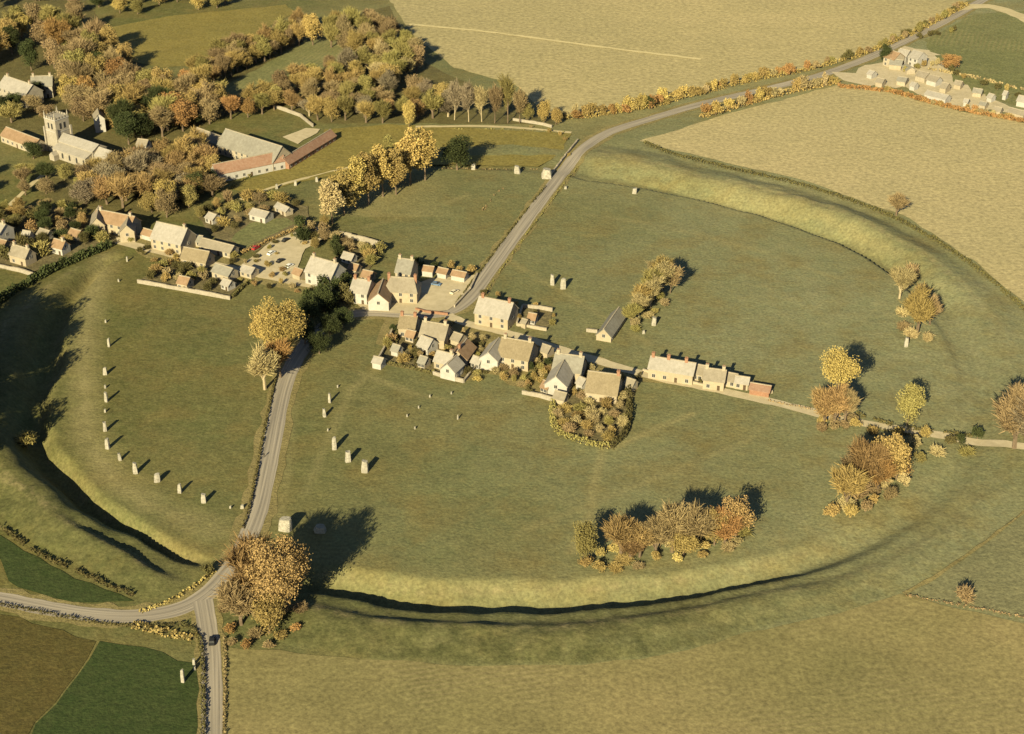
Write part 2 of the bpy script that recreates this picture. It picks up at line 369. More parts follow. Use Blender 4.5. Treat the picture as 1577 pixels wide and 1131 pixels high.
def ribbon(name, pix, w, mat, z=0.12, rough=0.0, it=3):
    L = [Vector(ray(*p[:2])) for p in pix]; L = densify(smooth_line(L, it), 2.5)
    vs = []; uvs = []; dist = 0
    K = 6
    for i, p in enumerate(L):
        a = L[max(i - 1, 0)]; b = L[min(i + 1, len(L) - 1)]; t = (b - a).normalized(); nrm = Vector((-t.y, t.x))
        if i: dist += (p - L[i - 1]).length
        for k in range(K + 1):
            u = k / K - .5
            o = u * w + (rough * (float(vnoise(p.x, p.y, 4, 31 + (k > 3))) - .5) if k in (0, K) else 0)
            q = p + nrm * o; vs.append((q.x, q.y, gz(q.x, q.y) + z)); uvs.append((k / K, dist))
    fs = []
    for i in range(len(L) - 1):
        for k in range(K):
            a = i * (K + 1) + k; fs.append((a, a + K + 1, a + K + 2, a + 1))
    fs = [f[::-1] for f in fs] if False else fs
    me = mesh_np(name, vs, fs)
    ul = me.uv_layers.new(name='UVMap'); li = np.empty(len(me.loops), np.int32); me.loops.foreach_get('vertex_index', li)
    ul.data.foreach_set('uv', np.array(uvs, np.float32)[li].ravel())
    return struct(link(name, me, mat))

# fields
sheet('woodland_floor', [(-200, -20), (130, 0), (180, 60), (230, 110), (330, 130), (480, 40), (600, 10), (640, 90), (700, 120), (850, 180), (860, 192), (600, 190), (500, 190), (420, 160), (340, 180), (300, 210), (320, 290), (240, 330), (130, 330), (60, 300), (90, 210), (0, 200), (-200, 220)], M['litter'], z=.028)
sheet('trodden_ground', [(600, 488), (700, 492), (860, 536), (1000, 578), (1100, 598), (1095, 604), (985, 592), (972, 612), (850, 612), (740, 575), (712, 588), (660, 575), (580, 556)], M['verge'], z=.03, wob=3)
sheet('trodden_ground', [(150, 356), (240, 360), (330, 385), (420, 415), (545, 452), (540, 476), (470, 450), (380, 438), (330, 424), (220, 395)], M['verge'], z=.031, wob=3)
sheet('stubble_field', [(560, -130), (600, 0), (640, 60), (700, 105), (790, 130), (850, 178), (905, 178), (1000, 160), (1060, 143), (1160, 122), (1290, 97), (1390, 62), (1480, 8), (1560, -50), (1700, -130)], M['stubble2'])
sheet('stubble_field', [(985, 218), (1080, 188), (1180, 160), (1290, 132), (1350, 136), (1400, 147), (1480, 172), (1577, 190), (1800, 230), (1850, 640), (1660, 540), (1577, 466), (1500, 401), (1400, 337), (1240, 279), (1100, 247)], M['stubble'])
sheet('hay_field', [(348, 1000), (430, 1000), (560, 1016), (800, 1027), (980, 1015), (1180, 970), (1390, 918), (1577, 958), (1800, 990), (2000, 1300), (348, 1300)], M['hayfield'])
sheet('pasture_field', [(1392, 914), (1577, 790), (1800, 640), (1900, 980), (1577, 950)], M['paddock'])
sheet('ploughed_field', [(-250, 915), (0, 948), (148, 988), (120, 1040), (60, 1110), (-60, 1260), (-400, 1260)], M['plough'])
sheet('crop_field', [(152, 988), (220, 1000), (302, 1025), (305, 1300), (-80, 1300), (62, 1112), (122, 1042)], M['wheat'])
sheet('crop_field', [(-120, 770), (0, 828), (100, 880), (205, 926), (110, 930), (30, 908), (0, 865), (-150, 820)], M['wheat'])
sheet('meadow', [(155, 45), (260, 25), (440, 8), (455, 20), (380, 60), (300, 100), (250, 105), (205, 95), (165, 75)], M['meadow'])
sheet('meadow', [(325, 140), (400, 105), (470, 62), (520, 62), (560, 90), (500, 110), (430, 120), (370, 150)], M['lush'])
sheet('meadow', [(500, 200), (600, 192), (760, 200), (880, 206), (860, 240), (830, 258), (700, 255), (600, 250), (470, 280), (380, 300), (350, 290), (480, 240)], M['meadow'])
sheet('green_pasture', [(1425, 62), (1500, 22), (1577, 18), (1800, 10), (1800, 200), (1577, 165), (1470, 135), (1440, 110)], M['lush'])
sheet('farm_ground', [(1290, 112), (1360, 95), (1400, 70), (1440, 85), (1470, 130), (1577, 168), (1577, 178), (1470, 165), (1400, 138), (1320, 128)], M['gravel'], wob=5)
# ground under the wood, the gardens and the yards
sheet('garden', [(212, 436), (255, 405), (330, 412), (375, 432), (355, 460), (280, 448)], M['soil'])
sheet('garden', [(580, 555), (602, 512), (645, 508), (735, 530), (745, 545), (712, 588), (668, 576)], M['soil'])
sheet('garden', [(800, 505), (808, 474), (852, 480), (842, 508)], M['soil'])
sheet('garden', [(852, 612), (850, 665), (940, 692), (968, 660), (968, 600), (900, 598)], M['soil'])
sheet('garden', [(-60, 330), (0, 320), (100, 320), (170, 345), (180, 372), (90, 402), (50, 420), (-60, 405)], M['soil'])
sheet('garden', [(300, 330), (420, 305), (470, 320), (480, 345), (390, 390), (330, 370)], M['soil'])
sheet('garden', [(520, 372), (592, 385), (560, 430), (520, 430)], M['soil'])
sheet('allotment', [(1150, 586), (1192, 592), (1188, 606), (1146, 600)], M['soil'])
sheet('lawn', [(355, 370), (385, 345), (440, 336), (455, 345), (400, 372), (375, 384)], M['lush'])
sheet('yard', [(590, 462), (660, 430), (735, 425), (722, 452), (690, 478), (640, 484), (560, 478), (545, 462)], M['gravel'])
sheet('car_park', [(385, 398), (420, 372), (470, 352), (500, 350), (510, 365), (470, 385), (455, 430), (400, 430), (365, 415)], M['gravel'])
sheet('farmyard', [(437, 212), (470, 198), (495, 200), (460, 222)], M['gravel'])
# roads
SR = [(-60, 915), (0, 923), (60, 935), (140, 948), (220, 951), (285, 938), (330, 908), (366, 862), (396, 798), (414, 712), (427, 640), (440, 584), (460, 545), (490, 507), (530, 485), (575, 481), (640, 486), (690, 484), (722, 462), (745, 430), (790, 368), (840, 300), (885, 240), (930, 205), (1000, 184), (1080, 160), (1180, 138), (1290, 110), (1400, 62), (1480, 20), (1540, -15), (1650, -80)]
ribbon('road_verge', SR, 10.5, M['verge'], .09, 2.5)
ribbon('road', SR, 6.1, M['road'], .13, .5)
SB = [(312, 925), (318, 960), (325, 1000), (326, 1060), (326, 1131), (325, 1250)]
ribbon('road_verge', SB, 9, M['verge'], .10, 2)
ribbon('road', SB, 5.6, M['road'], .14, .5)
ribbon('village_street', [(690, 486), (720, 500), (780, 512), (850, 535), (920, 556), (1000, 580), (1100, 600), (1200, 622), (1290, 645), (1340, 655), (1430, 668), (1577, 690), (1700, 705)], 4.6, M['gravel'], .15, 1)
ribbon('village_street', [(660, 470), (600, 462), (540, 450), (470, 438), (400, 424), (330, 408), (260, 392), (190, 374), (150, 360)], 5.0, M['gravel'], .16, 1)
ribbon('lane', [(500, 352), (440, 380), (410, 420)], 7, M['gravel'], .17, 1)
ribbon('footpath', [(0, 330), (20, 312), (58, 275), (80, 262)], 2.2, M['chalk_track'], .14, .5)
ribbon('footpath', [(1392, 916), (1440, 890), (1500, 850), (1540, 818), (1580, 788), (1650, 735)], 1.1, M['verge'], .3, .8)
ribbon('farm_track', [(1470, 14), (1520, 8), (1560, 20), (1600, 40)], 9, M['chalk_track'], .2, 2)
ribbon('field_track', [(630, 38), (760, 50), (900, 70), (1080, 92)], 2.6, M['pale_track'], .25, 1.2)
ribbon('footpath', [(640, 196), (760, 194), (880, 205)], 2.5, M['chalk_track'], .2, .8)
ribbon('footpath', [(370, 308), (430, 285), (500, 268), (540, 258)], 2.0, M['chalk_track'], .2, .6)

# ------------------------------------------------------------------ standing stones
def stone_mesh(seed, flat=False):
    rnd = random.Random(seed); bm = bmesh.new(); bmesh.ops.create_cube(bm, size=1.0)
    bmesh.ops.subdivide_edges(bm, edges=bm.edges[:], cuts=3, use_grid_fill=True)
    tp = rnd.uniform(.72, .95); lean = rnd.uniform(-.12, .12); ph = rnd.uniform(0, 9)
    for v in bm.verts:
        x, y, z = v.co; k = 1 - (1 - tp) * (z + .5) ** 1.5
        rr = 1 - .16 * (abs(x * y) * 4) - .12 * max(0, z) * 2 * (abs(x) * 2) ** 2
        n = math.sin(x * 5 + ph) * math.cos(z * 6 + ph * 2) * .06 + rnd.uniform(-.03, .03)
        v.co = Vector((x * k * rr * (1 + n) + lean * (z + .5), y * k * rr * (1 + n), (z + .5) * (1 + .05 * math.sin(x * 3 + ph)) - .04))
    me = bpy.data.meshes.new('stone'); bm.to_mesh(me); bm.free(); me.update()
    return me
STONES = [stone_mesh(i) for i in range(7)]
SN = [0]
def stone(px, py, w, h, dpt, label, group, mat='stone', rz=None, lay=False):
    i = SN[0]; SN[0] += 1; rnd = random.Random(i + 50)
    p = at(px, py); o = link('standing_stone' if not lay else 'fallen_stone', STONES[i % 7], M[mat])
    o.location = (p.x, p.y, p.z - .05); o.scale = (w * .85, dpt * .9, h); o.rotation_euler = (0, 0, rnd.uniform(-.35, .35) if rz is None else rz)
    tag(o, label, 'stone', group)
ORD = ['first', 'second', 'third', 'fourth', 'fifth', 'sixth', 'seventh', 'eighth', 'ninth', 'tenth', 'eleventh', 'twelfth']
west = [(314, 774, 2.0, 3.4, 1.4), (277, 759, 1.7, 3.4, 1.3), (242, 742, 2.4, 3.0, 1.6), (209, 729, 2.0, 4.2, 1.5), (185, 709, 1.4, 2.9, 1.2), (166, 691, 1.8, 4.0, 1.5), (162, 664, 1.5, 3.8, 1.3), (164, 619, 1.4, 4.0, 1.1), (162, 577, 2.0, 2.9, 1.4), (168, 534, 1.2, 3.6, 1.1)]
for i, (x, y, w, h, dd) in enumerate(west):
    stone(x, y, w, h, dd, ORD[i] + ' tall sarsen from the road in the curved row along the left ditch', 'standing stones in the left arc')
mark = [(163, 497), (183, 434), (162, 598), (162, 635), (196, 403)]
mlab = ['small marker stone high up the left arc, above the tallest stones', 'small pale marker stone near the top of the left arc', 'knee-high marker between two tall stones halfway up the left arc', 'knee-high marker just above the seventh tall stone of the left arc', 'lone pale stone on grass beside the garden wall at the left end of the street']
for (x, y), l in zip(mark, mlab): stone(x, y, .9, 1.3 if y > 410 else 2.4, .8, l, 'small marker stones')
stone(373, 783, 1.6, 1.3, 1.2, 'low pale stone at the roadside wall end of the left arc', 'small marker stones')
stone(355, 783, .8, 1.0, .7, 'tiny marker stone a step from the roadside', 'small marker stones')
se = [(508, 620, 1.2, 3.8, 1.1, 'slim tall sarsen at the top of the row right of the road'), (500, 642, 1.5, 3.4, 1.2, 'second sarsen from the top of the row right of the road'), (515, 692, 2.0, 4.6, 1.7, 'broad tall sarsen, third from last in the row right of the road'), (536, 711, 2.3, 4.2, 1.8, 'broad pale sarsen, middle one of the three big stones right of the road'), (562, 727, 2.8, 4.5, 2.0, 'biggest pale sarsen at the lower right end of the row right of the road')]
for (x, y, w, h, dd, l) in se: stone(x, y, w, h, dd, l, 'standing stones right of the road')
for (x, y, l) in [(505, 664, 'small marker stone between second and third sarsens right of the road'), (520, 597, 'small pale marker above the row right of the road'), (627, 642, 'lowest of the short line of small markers on the central grass'), (645, 629, 'middle of the short line of small markers on the central grass'), (662, 612, 'top of the short line of small markers on the central grass'), (695, 607, 'small marker just below the walled cottage gardens'), (639, 661, 'faint small marker below the short line of markers'), (705, 646, 'solitary marker stone on the grass below the cottages')]:
    stone(x, y, .7, 1.1 if y != 646 else 1.9, .6, l, 'small marker stones')
stone(439, 816, 5.2, 4.4, 3.0, 'huge squarish white sarsen beside the road above the orange tree', 'portal stones', rz=-.25)
stone(493, 818, 4.6, 2.0, 3.6, 'low grey sarsen lying in the shadow of the orange tree', 'portal stones', 'stone_grey', lay=True)
stone(851, 439, 2.2, 4.8, 1.4, 'left and slimmer of the two tall stones paired on the upper green', 'cove stones')
stone(867, 445, 2.9, 4.6, 1.6, 'right and wider of the two tall stones paired on the upper green', 'cove stones')
for (x, y, w, h, dd, l) in [(1015, 414, 2.8, 4.2, 1.8, 'pale leaning stone at the top of the bare trees by the chapel'), (1007, 501, 2.2, 3.6, 1.6, 'pale stone on grass right of the chapel'), (991, 514, 1.4, 1.4, 1.0, 'low stone between the chapel and the cottage row'), (977, 298, 2.6, 2.6, 2.0, 'lone stone near the upper ditch right of the road'), (842, 274, 6.0, 4.6, 4.5, 'massive rounded white stone on the left verge of the upper road'), (797, 267, 3.6, 3.8, 2.6, 'squat white stone left of the massive roadside stone'), (729, 261, 2.6, 2.6, 2.0, 'small white stone near the top of the upper left pasture'), (871, 291, 1.6, 1.4, 1.4, 'low stone on the right verge of the upper road'), (1395, 534, 1.8, 4.0, 1.4, 'slim white stone near the right bank below the pale trees')]:
    stone(x, y, w, h, dd, l, 'standing stones of the upper circle')
for (x, y, l) in [(426, 291, 'left one of the small stones on the grass left of the poplars'), (455, 286, 'middle of the small stones on the grass left of the poplars'), (488, 280, 'small stone nearest the poplar row'), (392, 302, 'small stone at the garden edge left of the poplars')]:
    stone(x, y, 1.6, 2.4, 1.2, l, 'small stones left of the poplars')
stone(282, 1051, 1.3, 4.4, 1.0, 'tall slim leaning stone in the dark green field by the lower road', 'avenue stones')
stone(299, 1024, 1.0, 2.2, .8, 'upper small stone against the lower road hedge', 'avenue stones')
stone(300, 1032, .8, 1.4, .8, 'lower small stone against the lower road hedge', 'avenue stones')

# ------------------------------------------------------------------ walls, fences, hedges
def wall(pix, label, w=.55, h=1.4, mat='wall_stone', cat='wall', name='stone_wall', group='low boundary walls'):
    L = densify([Vector(ray(*p)) for p in pix], 3.0); root = empty(name, (L[0].x, L[0].y, gz(L[0].x, L[0].y)))
    mb = MB(); cp = MB(); rnd = random.Random(len(L) + int(pix[0][0]))
    ox, oy, oz = root.location
    for a, b in zip(L[:-1], L[1:]):
        t = (b - a).normalized(); n = Vector((-t.y, t.x)) * w / 2; hh = h * rnd.uniform(.86, 1.1); z = gz(a.x, a.y) - oz
        for (m_, e, z0, z1) in ((mb, 1.0, z - .3, z + hh), (cp, 1.25, z + hh, z + hh + .14)):
            q = [a - n * e, b - n * e, b + n * e, a + n * e]
            vs = [(c.x - ox, c.y - oy, z0) for c in q] + [(c.x - ox, c.y - oy, z1) for c in q]
            m_.add(vs, [(0, 3, 2, 1), (4, 5, 6, 7), (0, 1, 5, 4), (1, 2, 6, 5), (2, 3, 7, 6), (3, 0, 4, 7)])
    mb.build('wall_body', M[mat], root); cp.build('coping', M['rubble' if mat == 'wall_stone' else mat], root)
    tag(root, label, cat, group)
def leaf_cloud(P, size, seed, aspect=1.0, up=0.0):
    r = np.random.default_rng(seed); n = len(P)
    a = r.normal(size=(n, 3)); a[:, 2] += up; a /= np.linalg.norm(a, axis=1, keepdims=True)
    b = np.cross(a, r.normal(size=(n, 3))); b /= np.linalg.norm(b, axis=1, keepdims=True)
    c = np.cross(a, b); s = size * r.uniform(.55, 1.35, (n, 1))
    b = b * s * .5; c = c * s * .5 * aspect
    V = np.stack([P - b - c, P + b - c * .7, P + b * .9 + c, P - b * .8 + c * .9], 1).reshape(-1, 3)
    return V, np.arange(n * 4).reshape(-1, 4)
HS = [0]
def hedge(pix, label, w=1.6, h=1.6, col='hedge', dens=9, leaf=.5, name='hedge', cat='hedge', gap=0.0, group=None):
    HS[0] += 1; r = np.random.default_rng(HS[0] + 900)
    L = densify(smooth_line([Vector(ray(*p)) for p in pix], 2), 2.0); ox, oy = L[0].x, L[0].y
    P = []; st = MB(); alive = True
    for a, b in zip(L[:-1], L[1:]):
        if gap and r.uniform() < gap: continue
        t = (b - a); ln = t.length; tn = t.normalized(); n = Vector((-tn.y, tn.x)); hh = h * r.uniform(.7, 1.25); ww = w * r.uniform(.75, 1.2)
        k = int(dens * ln * (w + h) / 1.5) + 1
        u = r.uniform(0, 1, k); ph = r.uniform(0, math.pi, k); rad = r.uniform(.6, 1.05, k)
        for j in range(k):
            q = a + t * u[j] + n * (math.cos(ph[j]) * rad[j] * ww / 2)
            P.append((q.x - ox, q.y - oy, gz(q.x, q.y) + max(.1, math.sin(ph[j]) ** .6 * rad[j] * hh)))
        m_ = a.lerp(b, .5); z = gz(m_.x, m_.y); st.tube((m_.x - ox, m_.y - oy, z - .1), (m_.x - ox + .1, m_.y - oy, z + hh * .7), .09, .04, 4)
    root = empty(name, (ox, oy, 0))
    V, F = leaf_cloud(np.array(P), leaf, HS[0])
    struct(link('foliage', mesh_np('hedge_leaves', V, F), M['leaf_' + col], root), 'stuff'); struct(st.build('stems', M['bark'], root), 'stuff')
    tag(root, label, cat, group)
wall([(212, 436), (280, 448), (355, 462)], 'long white garden wall on the lower edge of the left garden plot', h=1.5)
wall([(-30, 408), (0, 413), (30, 419), (52, 426)], 'white wall at the left edge below the cottages', h=1.6)
wall([(524, 364), (560, 373), (593, 384)], 'bright white wall at the edge of the pasture behind the pale house', h=2.4)
wall([(890, 218), (870, 243), (848, 270)], 'pale straight wall on the left verge of the upper road', h=1.2)
wall([(805, 474), (830, 477), (851, 481)], 'pale back wall of the small brown garden by the road house', h=1.6)
wall([(796, 502), (842, 510)], 'front wall of the small brown garden by the road house', h=1.2, mat='rubble')
wall([(805, 474), (796, 502)], 'side wall of the small brown garden by the road house', h=1.4)
wall([(667, 577), (690, 584), (714, 590)], 'double pale wall at the foot of the gabled cottage garden', h=1.5)
wall([(714, 590), (738, 562)], 'side wall running up from the gabled cottage garden', h=1.3)
wall([(583, 556), (596, 532), (604, 512)], 'pale wall up the left side of the cottage gardens', h=1.4)
wall([(804, 607), (830, 612), (853, 619)], 'white wall with a red end at the front of the L-shaped house', h=1.5)
wall([(903, 511), (920, 513)], 'short low wall left of the chapel', h=1.2)
wall([(420, 165), (462, 180)], 'white wall at the top of the farm paddock', h=1.8)
wall([(462, 180), (482, 196)], 'wall stub down the right side of the farm paddock', h=1.6)
wall([(735, 424), (724, 448), (700, 474)], 'dark edged kerb wall between the inn yard and the upper road', h=1.1, mat='rubble')
wall([(840, 598), (868, 560)], 'wall up the left side of the L-shaped house', h=1.2, mat='rubble')
wall([(690, 486), (655, 482), (640, 478)], 'low brick-edged wall at the road bend below the inn yard', h=1.0, mat='brick')
wall([(990, 572), (1050, 588), (1100, 598)], 'low stone wall in front of the white cottage row', h=.9, mat='rubble')
wall([(1120, 592), (1190, 606)], 'low stone wall in front of the allotment', h=1.0, mat='rubble')
wall([(165, 350), (205, 365), (240, 372)], 'stone wall in front of the gabled yellow house', h=1.2, mat='rubble')
wall([(640, 160), (670, 163), (705, 168)], 'long white wall among the bare trees beyond the meadow', h=1.6)
wall([(790, 186), (835, 193), (850, 197)], 'pale wall at the end of the tree row by the road junction', h=1.3)
hedge([(0, 812), (25, 832), (60, 856), (110, 878), (160, 902), (208, 920)], 'broken dark hedge line outside the left bank above the green field', 1.3, 1.5, 'hedge', gap=.3)
hedge([(424, 585), (412, 640), (403, 685), (394, 735), (383, 790), (374, 815)], 'low dark hedge on the left side of the main road', 1.0, 1.1, 'hedge', 10, .4)
hedge([(275, 962), (296, 968), (308, 985), (312, 1010), (313, 1060), (313, 1131), (312, 1180)], 'dark hedge curving round the left side of the lower road', 1.4, 1.3, 'hedge', 10, .4)
hedge([(-20, 929), (60, 944), (130, 958), (200, 966), (270, 964)], 'thin dark hedge below the lower left road', 1.0, 1.0, 'hedge', 9, .4)
hedge([(346, 985), (347, 1040), (345, 1131), (345, 1180)], 'thin brown hedge on the right side of the lower road', .9, .9, 'brown', 7, .4)
hedge([(-40, 500), (0, 466), (40, 441), (80, 419), (120, 402), (170, 380)], 'tall dark hedge curving along the left edge below the cottages', 3.4, 3.4, 'dark', 10, .7)
hedge([(992, 222), (1030, 238), (1100, 256), (1240, 287), (1330, 318), (1400, 347), (1500, 411), (1577, 477), (1640, 540)], 'thin dark hedge along the outside of the upper right bank', 1.7, 1.9, 'hedge', 7, .5)
hedge([(1180, 618), (1260, 634), (1330, 652)], 'thin brown hedge along the lane beyond the allotment', .7, .8, 'brown', 6, .4)
hedge([(1318, 640), (1360, 652), (1400, 664), (1460, 668), (1500, 672)], 'dark patchy hedge along the lane on the right', 1.2, 1.5, 'hedge', 8, .5, gap=.25)
hedge([(1395, 918), (1430, 925), (1500, 938), (1577, 952), (1640, 965)], 'thin field hedge at the lower right corner', .8, .8, 'brown', 6, .4)
hedge([(1300, 648), (1360, 664), (1420, 676)], 'low hedge on the near side of the right lane', 1.0, 1.1, 'hedge', 8, .45, gap=.3)
hedge([(240, 415), (270, 400), (320, 408)], 'dark hedge at the back of the left garden plot', 1.6, 1.8, 'ochre', 9, .5)
hedge([(358, 460), (372, 445), (384, 436)], 'dark hedge at the right end of the left garden plot', 1.3, 1.5, 'hedge', 9, .5)
hedge([(372, 392), (420, 370), (470, 348)], 'red-brown hedge between the lawn and the car park', 1.3, 1.6, 'russet', 8, .5)
hedge([(586, 558), (630, 568), (668, 577)], 'dark hedge at the foot of the cottage gardens', 1.2, 1.3, 'hedge', 9, .45)
hedge([(852, 620), (850, 650), (862, 672), (900, 684), (940, 692)], 'ochre hedge round the left side of the overgrown garden', 2.4, 2.2, 'olive', 9, .45)
hedge([(940, 692), (964, 672), (970, 640), (968, 605)], 'tall dark hedge round the right side of the overgrown garden', 2.2, 2.8, 'hedge', 9, .45)
hedge([(612, 257), (720, 262), (830, 260)], 'low brown hedge across the upper left pasture', .8, .8, 'brown', 5, .4, gap=.35)
hedge([(870, 205), (800, 200), (700, 200)], 'low dry hedge along the upper edge of the upper left pasture', .9, .8, 'olive', 5, .4, gap=.3)
hedge([(738, 332), (762, 300), (775, 290)], 'faint brown scrub strip on the upper left pasture', 1.4, .5, 'brown', 4, .4, gap=.4)
hedge([(700, 472), (735, 424), (790, 350), (840, 288)], 'thin dark hedge on the left side of the upper road', .9, 1.0, 'hedge', 7, .4, gap=.2)
hedge([(748, 452), (790, 390), (845, 316), (890, 255)], 'thin brown hedge on the right side of the upper road', .8, .8, 'olive', 6, .4, gap=.25)
hedge([(395, 265), (345, 300), (330, 290)], 'low scrub below the red-roofed barn', 1.5, 1.3, 'olive', 5, .5, gap=.3)
hedge([(1290, 135), (1360, 140), (1400, 150), (1480, 172), (1577, 188)], 'orange scrub hedge along the far edge of the right stubble field', 3, 2.0, 'orange', 5, .8)
hedge([(1430, 108), (1490, 118), (1577, 140)], 'dry yellow hedge behind the far greenhouses', 2, 1.5, 'pale', 4, .8, gap=.3)
hedge([(205, 963), (240, 972), (300, 985)], 'rough dry scrub patch in the lower road corner', 4, 1.0, 'drygrass', 4, .6)
hedge([(215, 944), (255, 930), (300, 905), (330, 880)], 'dry golden verge scrub along the inside of the lower road bend', 1.6, .8, 'drygrass', 6, .5)

hedge([(868, 185), (930, 179), (1000, 167), (1060, 151), (1150, 127), (1250, 109), (1330, 85), (1400, 57), (1490, 9)], 'continuous ochre hedge along the upper side of the far road', 2.6, 2.4, 'ochre', 5, .6, gap=.06)
hedge([(1078, 183), (1130, 169), (1190, 151), (1240, 139), (1290, 129)], 'continuous ochre hedge along the stubble side of the far road', 2.8, 2.6, 'ochre', 5, .6, gap=.05)
# ------------------------------------------------------------------ houses
def win_mesh():
    mb = MB(); mb.box(-.55, .55, -.05, .05, -.65, .65); return mb.mesh('window_pane')
def frame_mesh():
    mb = MB()
    for (a, b, c, d_) in ((-.68, -.55, -.78, .78), (.55, .68, -.78, .78), (-.55, .55, .65, .78), (-.55, .55, -.78, -.65), (-.04, .04, -.65, .65)): mb.box(a, b, -.09, .09, c, d_)
    return mb.mesh('window_frame')
WIN, FRM = win_mesh(), frame_mesh()
def window(root, x, y, z, rz, s=1.0):
    o = link('window', WIN, M['glass'], root); o.location = (x, y, z); o.rotation_euler = (0, 0, rz); o.scale = (s, 1, s)
    link('frame', FRM, M['white_wall'], o)
def house(ridge, W, wh, rh, wallm, roofm, label, name='cottage', cat='house', chim=(-.4, .4), hip=0.0, wins=True, group=None, base=0.0, door=True, oh=.35):
    a = Vector(ray(ridge[0], ridge[1], wh + rh + base)); b = Vector(ray(ridge[2], ridge[3], wh + rh + base))
    c = (a + b) / 2; v = b - a; L = v.length + 2 * hip * W / 2; ang = math.atan2(v.y, v.x)
    z = min(0, gz(c.x, c.y)); root = empty(name, (c.x, c.y, z), ang)
    w2, l2 = W / 2, L / 2; t = .22; sl_ = rh / w2
    mb = MB(); g = 0 if hip else rh - t * .3
    mb.v = []; vs = [(-l2, -w2, -.3), (l2, -w2, -.3), (l2, w2, -.3), (-l2, w2, -.3), (-l2, -w2, wh), (l2, -w2, wh), (l2, w2, wh), (-l2, w2, wh), (-l2, 0, wh + g), (l2, 0, wh + g)]
    if hip: mb.box(-l2, l2, -w2, w2, -.3, wh)
    else: mb.add(vs, [(0, 3, 2, 1), (0, 1, 5, 4), (2, 3, 7, 6), (1, 2, 6, 9, 5), (3, 0, 4, 8, 7), (4, 5, 9, 8), (6, 7, 8, 9)])
    mb.build('wall', M[wallm], root)
    rf = MB(); e = oh; lx = l2 + e; hx = lx - hip * w2; we = w2 + e; ze = wh - e * sl_
    for (zz, dd) in ((0, 0),):
        top = [(-lx, -we, ze + t), (lx, -we, ze + t), (lx, we, ze + t), (-lx, we, ze + t), (-hx, 0, wh + rh + t), (hx, 0, wh + rh + t)]
        bot = [(p[0], p[1], p[2] - t) for p in top]
        rf.add(top + bot, [(0, 1, 5, 4), (2, 3, 4, 5), (1, 2, 5), (3, 0, 4), (6, 10, 11, 7), (8, 11, 10, 9), (0, 6, 7, 1), (2, 8, 9, 3)] + ([(7, 11, 8), (9, 10, 6), (1, 7, 8, 2), (3, 9, 6, 0)]))
    if not hip:
        # saddle-backed slab only: drop the end triangles so that the gables stay visible
        rf = MB(); rf.add(top + bot, [(0, 1, 5, 4), (2, 3, 4, 5), (6, 10, 11, 7), (8, 11, 10, 9), (0, 6, 7, 1), (2, 8, 9, 3), (1, 7, 11, 5), (5, 11, 8, 2), (0, 4, 10, 6), (4, 3, 9, 10)])
    ro = rf.build('roof', M[roofm], root)
    rd = MB(); rd.box(-hx, hx, -.22, .22, wh + rh + t - .12, wh + rh + t + .13); rd.build('ridge_cap', M['rubble'], ro)
    for u in chim:
        ck = MB(); x = u * L; ck.box(x - .55, x + .55, -.45, .45, wh + rh * .4, wh + rh + 1.5); ck.box(x - .65, x + .65, -.55, .55, wh + rh + 1.5, wh + rh + 1.7)
        co = ck.build('chimney', M['brick' if (int(ridge[0]) % 2) else 'rubble'], root)
        for xo in (-.25, .25):
            cp = MB(); cp.tube((x + xo, 0, wh + rh + 1.7), (x + xo, 0, wh + rh + 2.2), .16, .14); cp.build('chimney_pot', M['brick'], co)
    if wins:
        n = max(2, int(L / 3.6)); lev = [1.5] + ([wh - 1.15] if wh > 4.2 else [])
        for side, rz in ((-1, 0), (1, math.pi)):
            for k in range(n):
                for zi in lev:
                    if door and side == -1 and k == n // 2 and zi == lev[0]: continue
                    window(root, -l2 + (k + .5) * L / n, side * w2, zi, rz)
        if not hip:
            for side in (-1, 1): window(root, side * l2, 0, min(wh, 3.6), math.pi / 2, .95)
        if door:
            dm = MB(); xd = -l2 + (n // 2 + .5) * L / n; dm.box(xd - .5, xd + .5, -w2 - .06, -w2 + .06, 0, 2.05); do = dm.build('door', M['door'], root)
            hm = MB(); hm.box(xd + .3, xd + .38, -w2 - .14, -w2 - .06, 1.0, 1.1); hm.build('handle', M['lead'], do)
    tag(root, label, cat, group)
    return root
V = 'village houses'
house((739, 457, 790, 467), 10, 5, 4.5, 'cream_wall', 'roof_pale', 'cream house with pale roof at the bend of the upper road', group=V)
house((603, 427, 636, 429), 9, 5, 4, 'cream_wall', 'roof_tan', 'tan-roofed inn facing the pale yard above the road', 'inn', hip=.5, group=V)
house((614, 398, 637, 401), 9, 6, 4, 'cream_wall', 'roof_grey', 'tall blue-grey roofed house with chimneys behind the inn', group=V)
house((545, 429, 571, 433), 9, 5, 3.6, 'white_wall', 'roof_pale', 'white house left of the inn with pale yellow roof', group=V)
house((590, 430, 582, 452), 8, 4.2, 3.6, 'white_wall', 'roof_brown', 'brown-roofed gabled wing between the white house and the inn', group=V, chim=())
house((480, 395, 520, 406), 10, 5.4, 4.6, 'white_wall', 'roof_pale', 'large pale grey-roofed house with white front right of the car park', group=V)
house((242, 342, 288, 352), 11, 5, 5.2, 'cream_wall', 'roof_pale', 'big steep pale-roofed house on the left part of the street', group=V, chim=(.42,))
house((284, 381, 322, 388), 7, 3, 3.4, 'cream_wall', 'roof_thatch', 'low yellow-roofed barn next to the big steep-roofed house', 'barn', 'barn', chim=(), group=V)
house((312, 367, 360, 379), 6, 2.6, 2.0, 'rubble', 'roof_tan', 'long low tan-roofed shed beside the lawn', 'shed', 'shed', chim=(), group=V)
house((150, 323, 207, 334), 8, 5, 3.4, 'cream_wall', 'roof_brown', 'yellow gabled house with dark roof at the left end of the street', group=V)
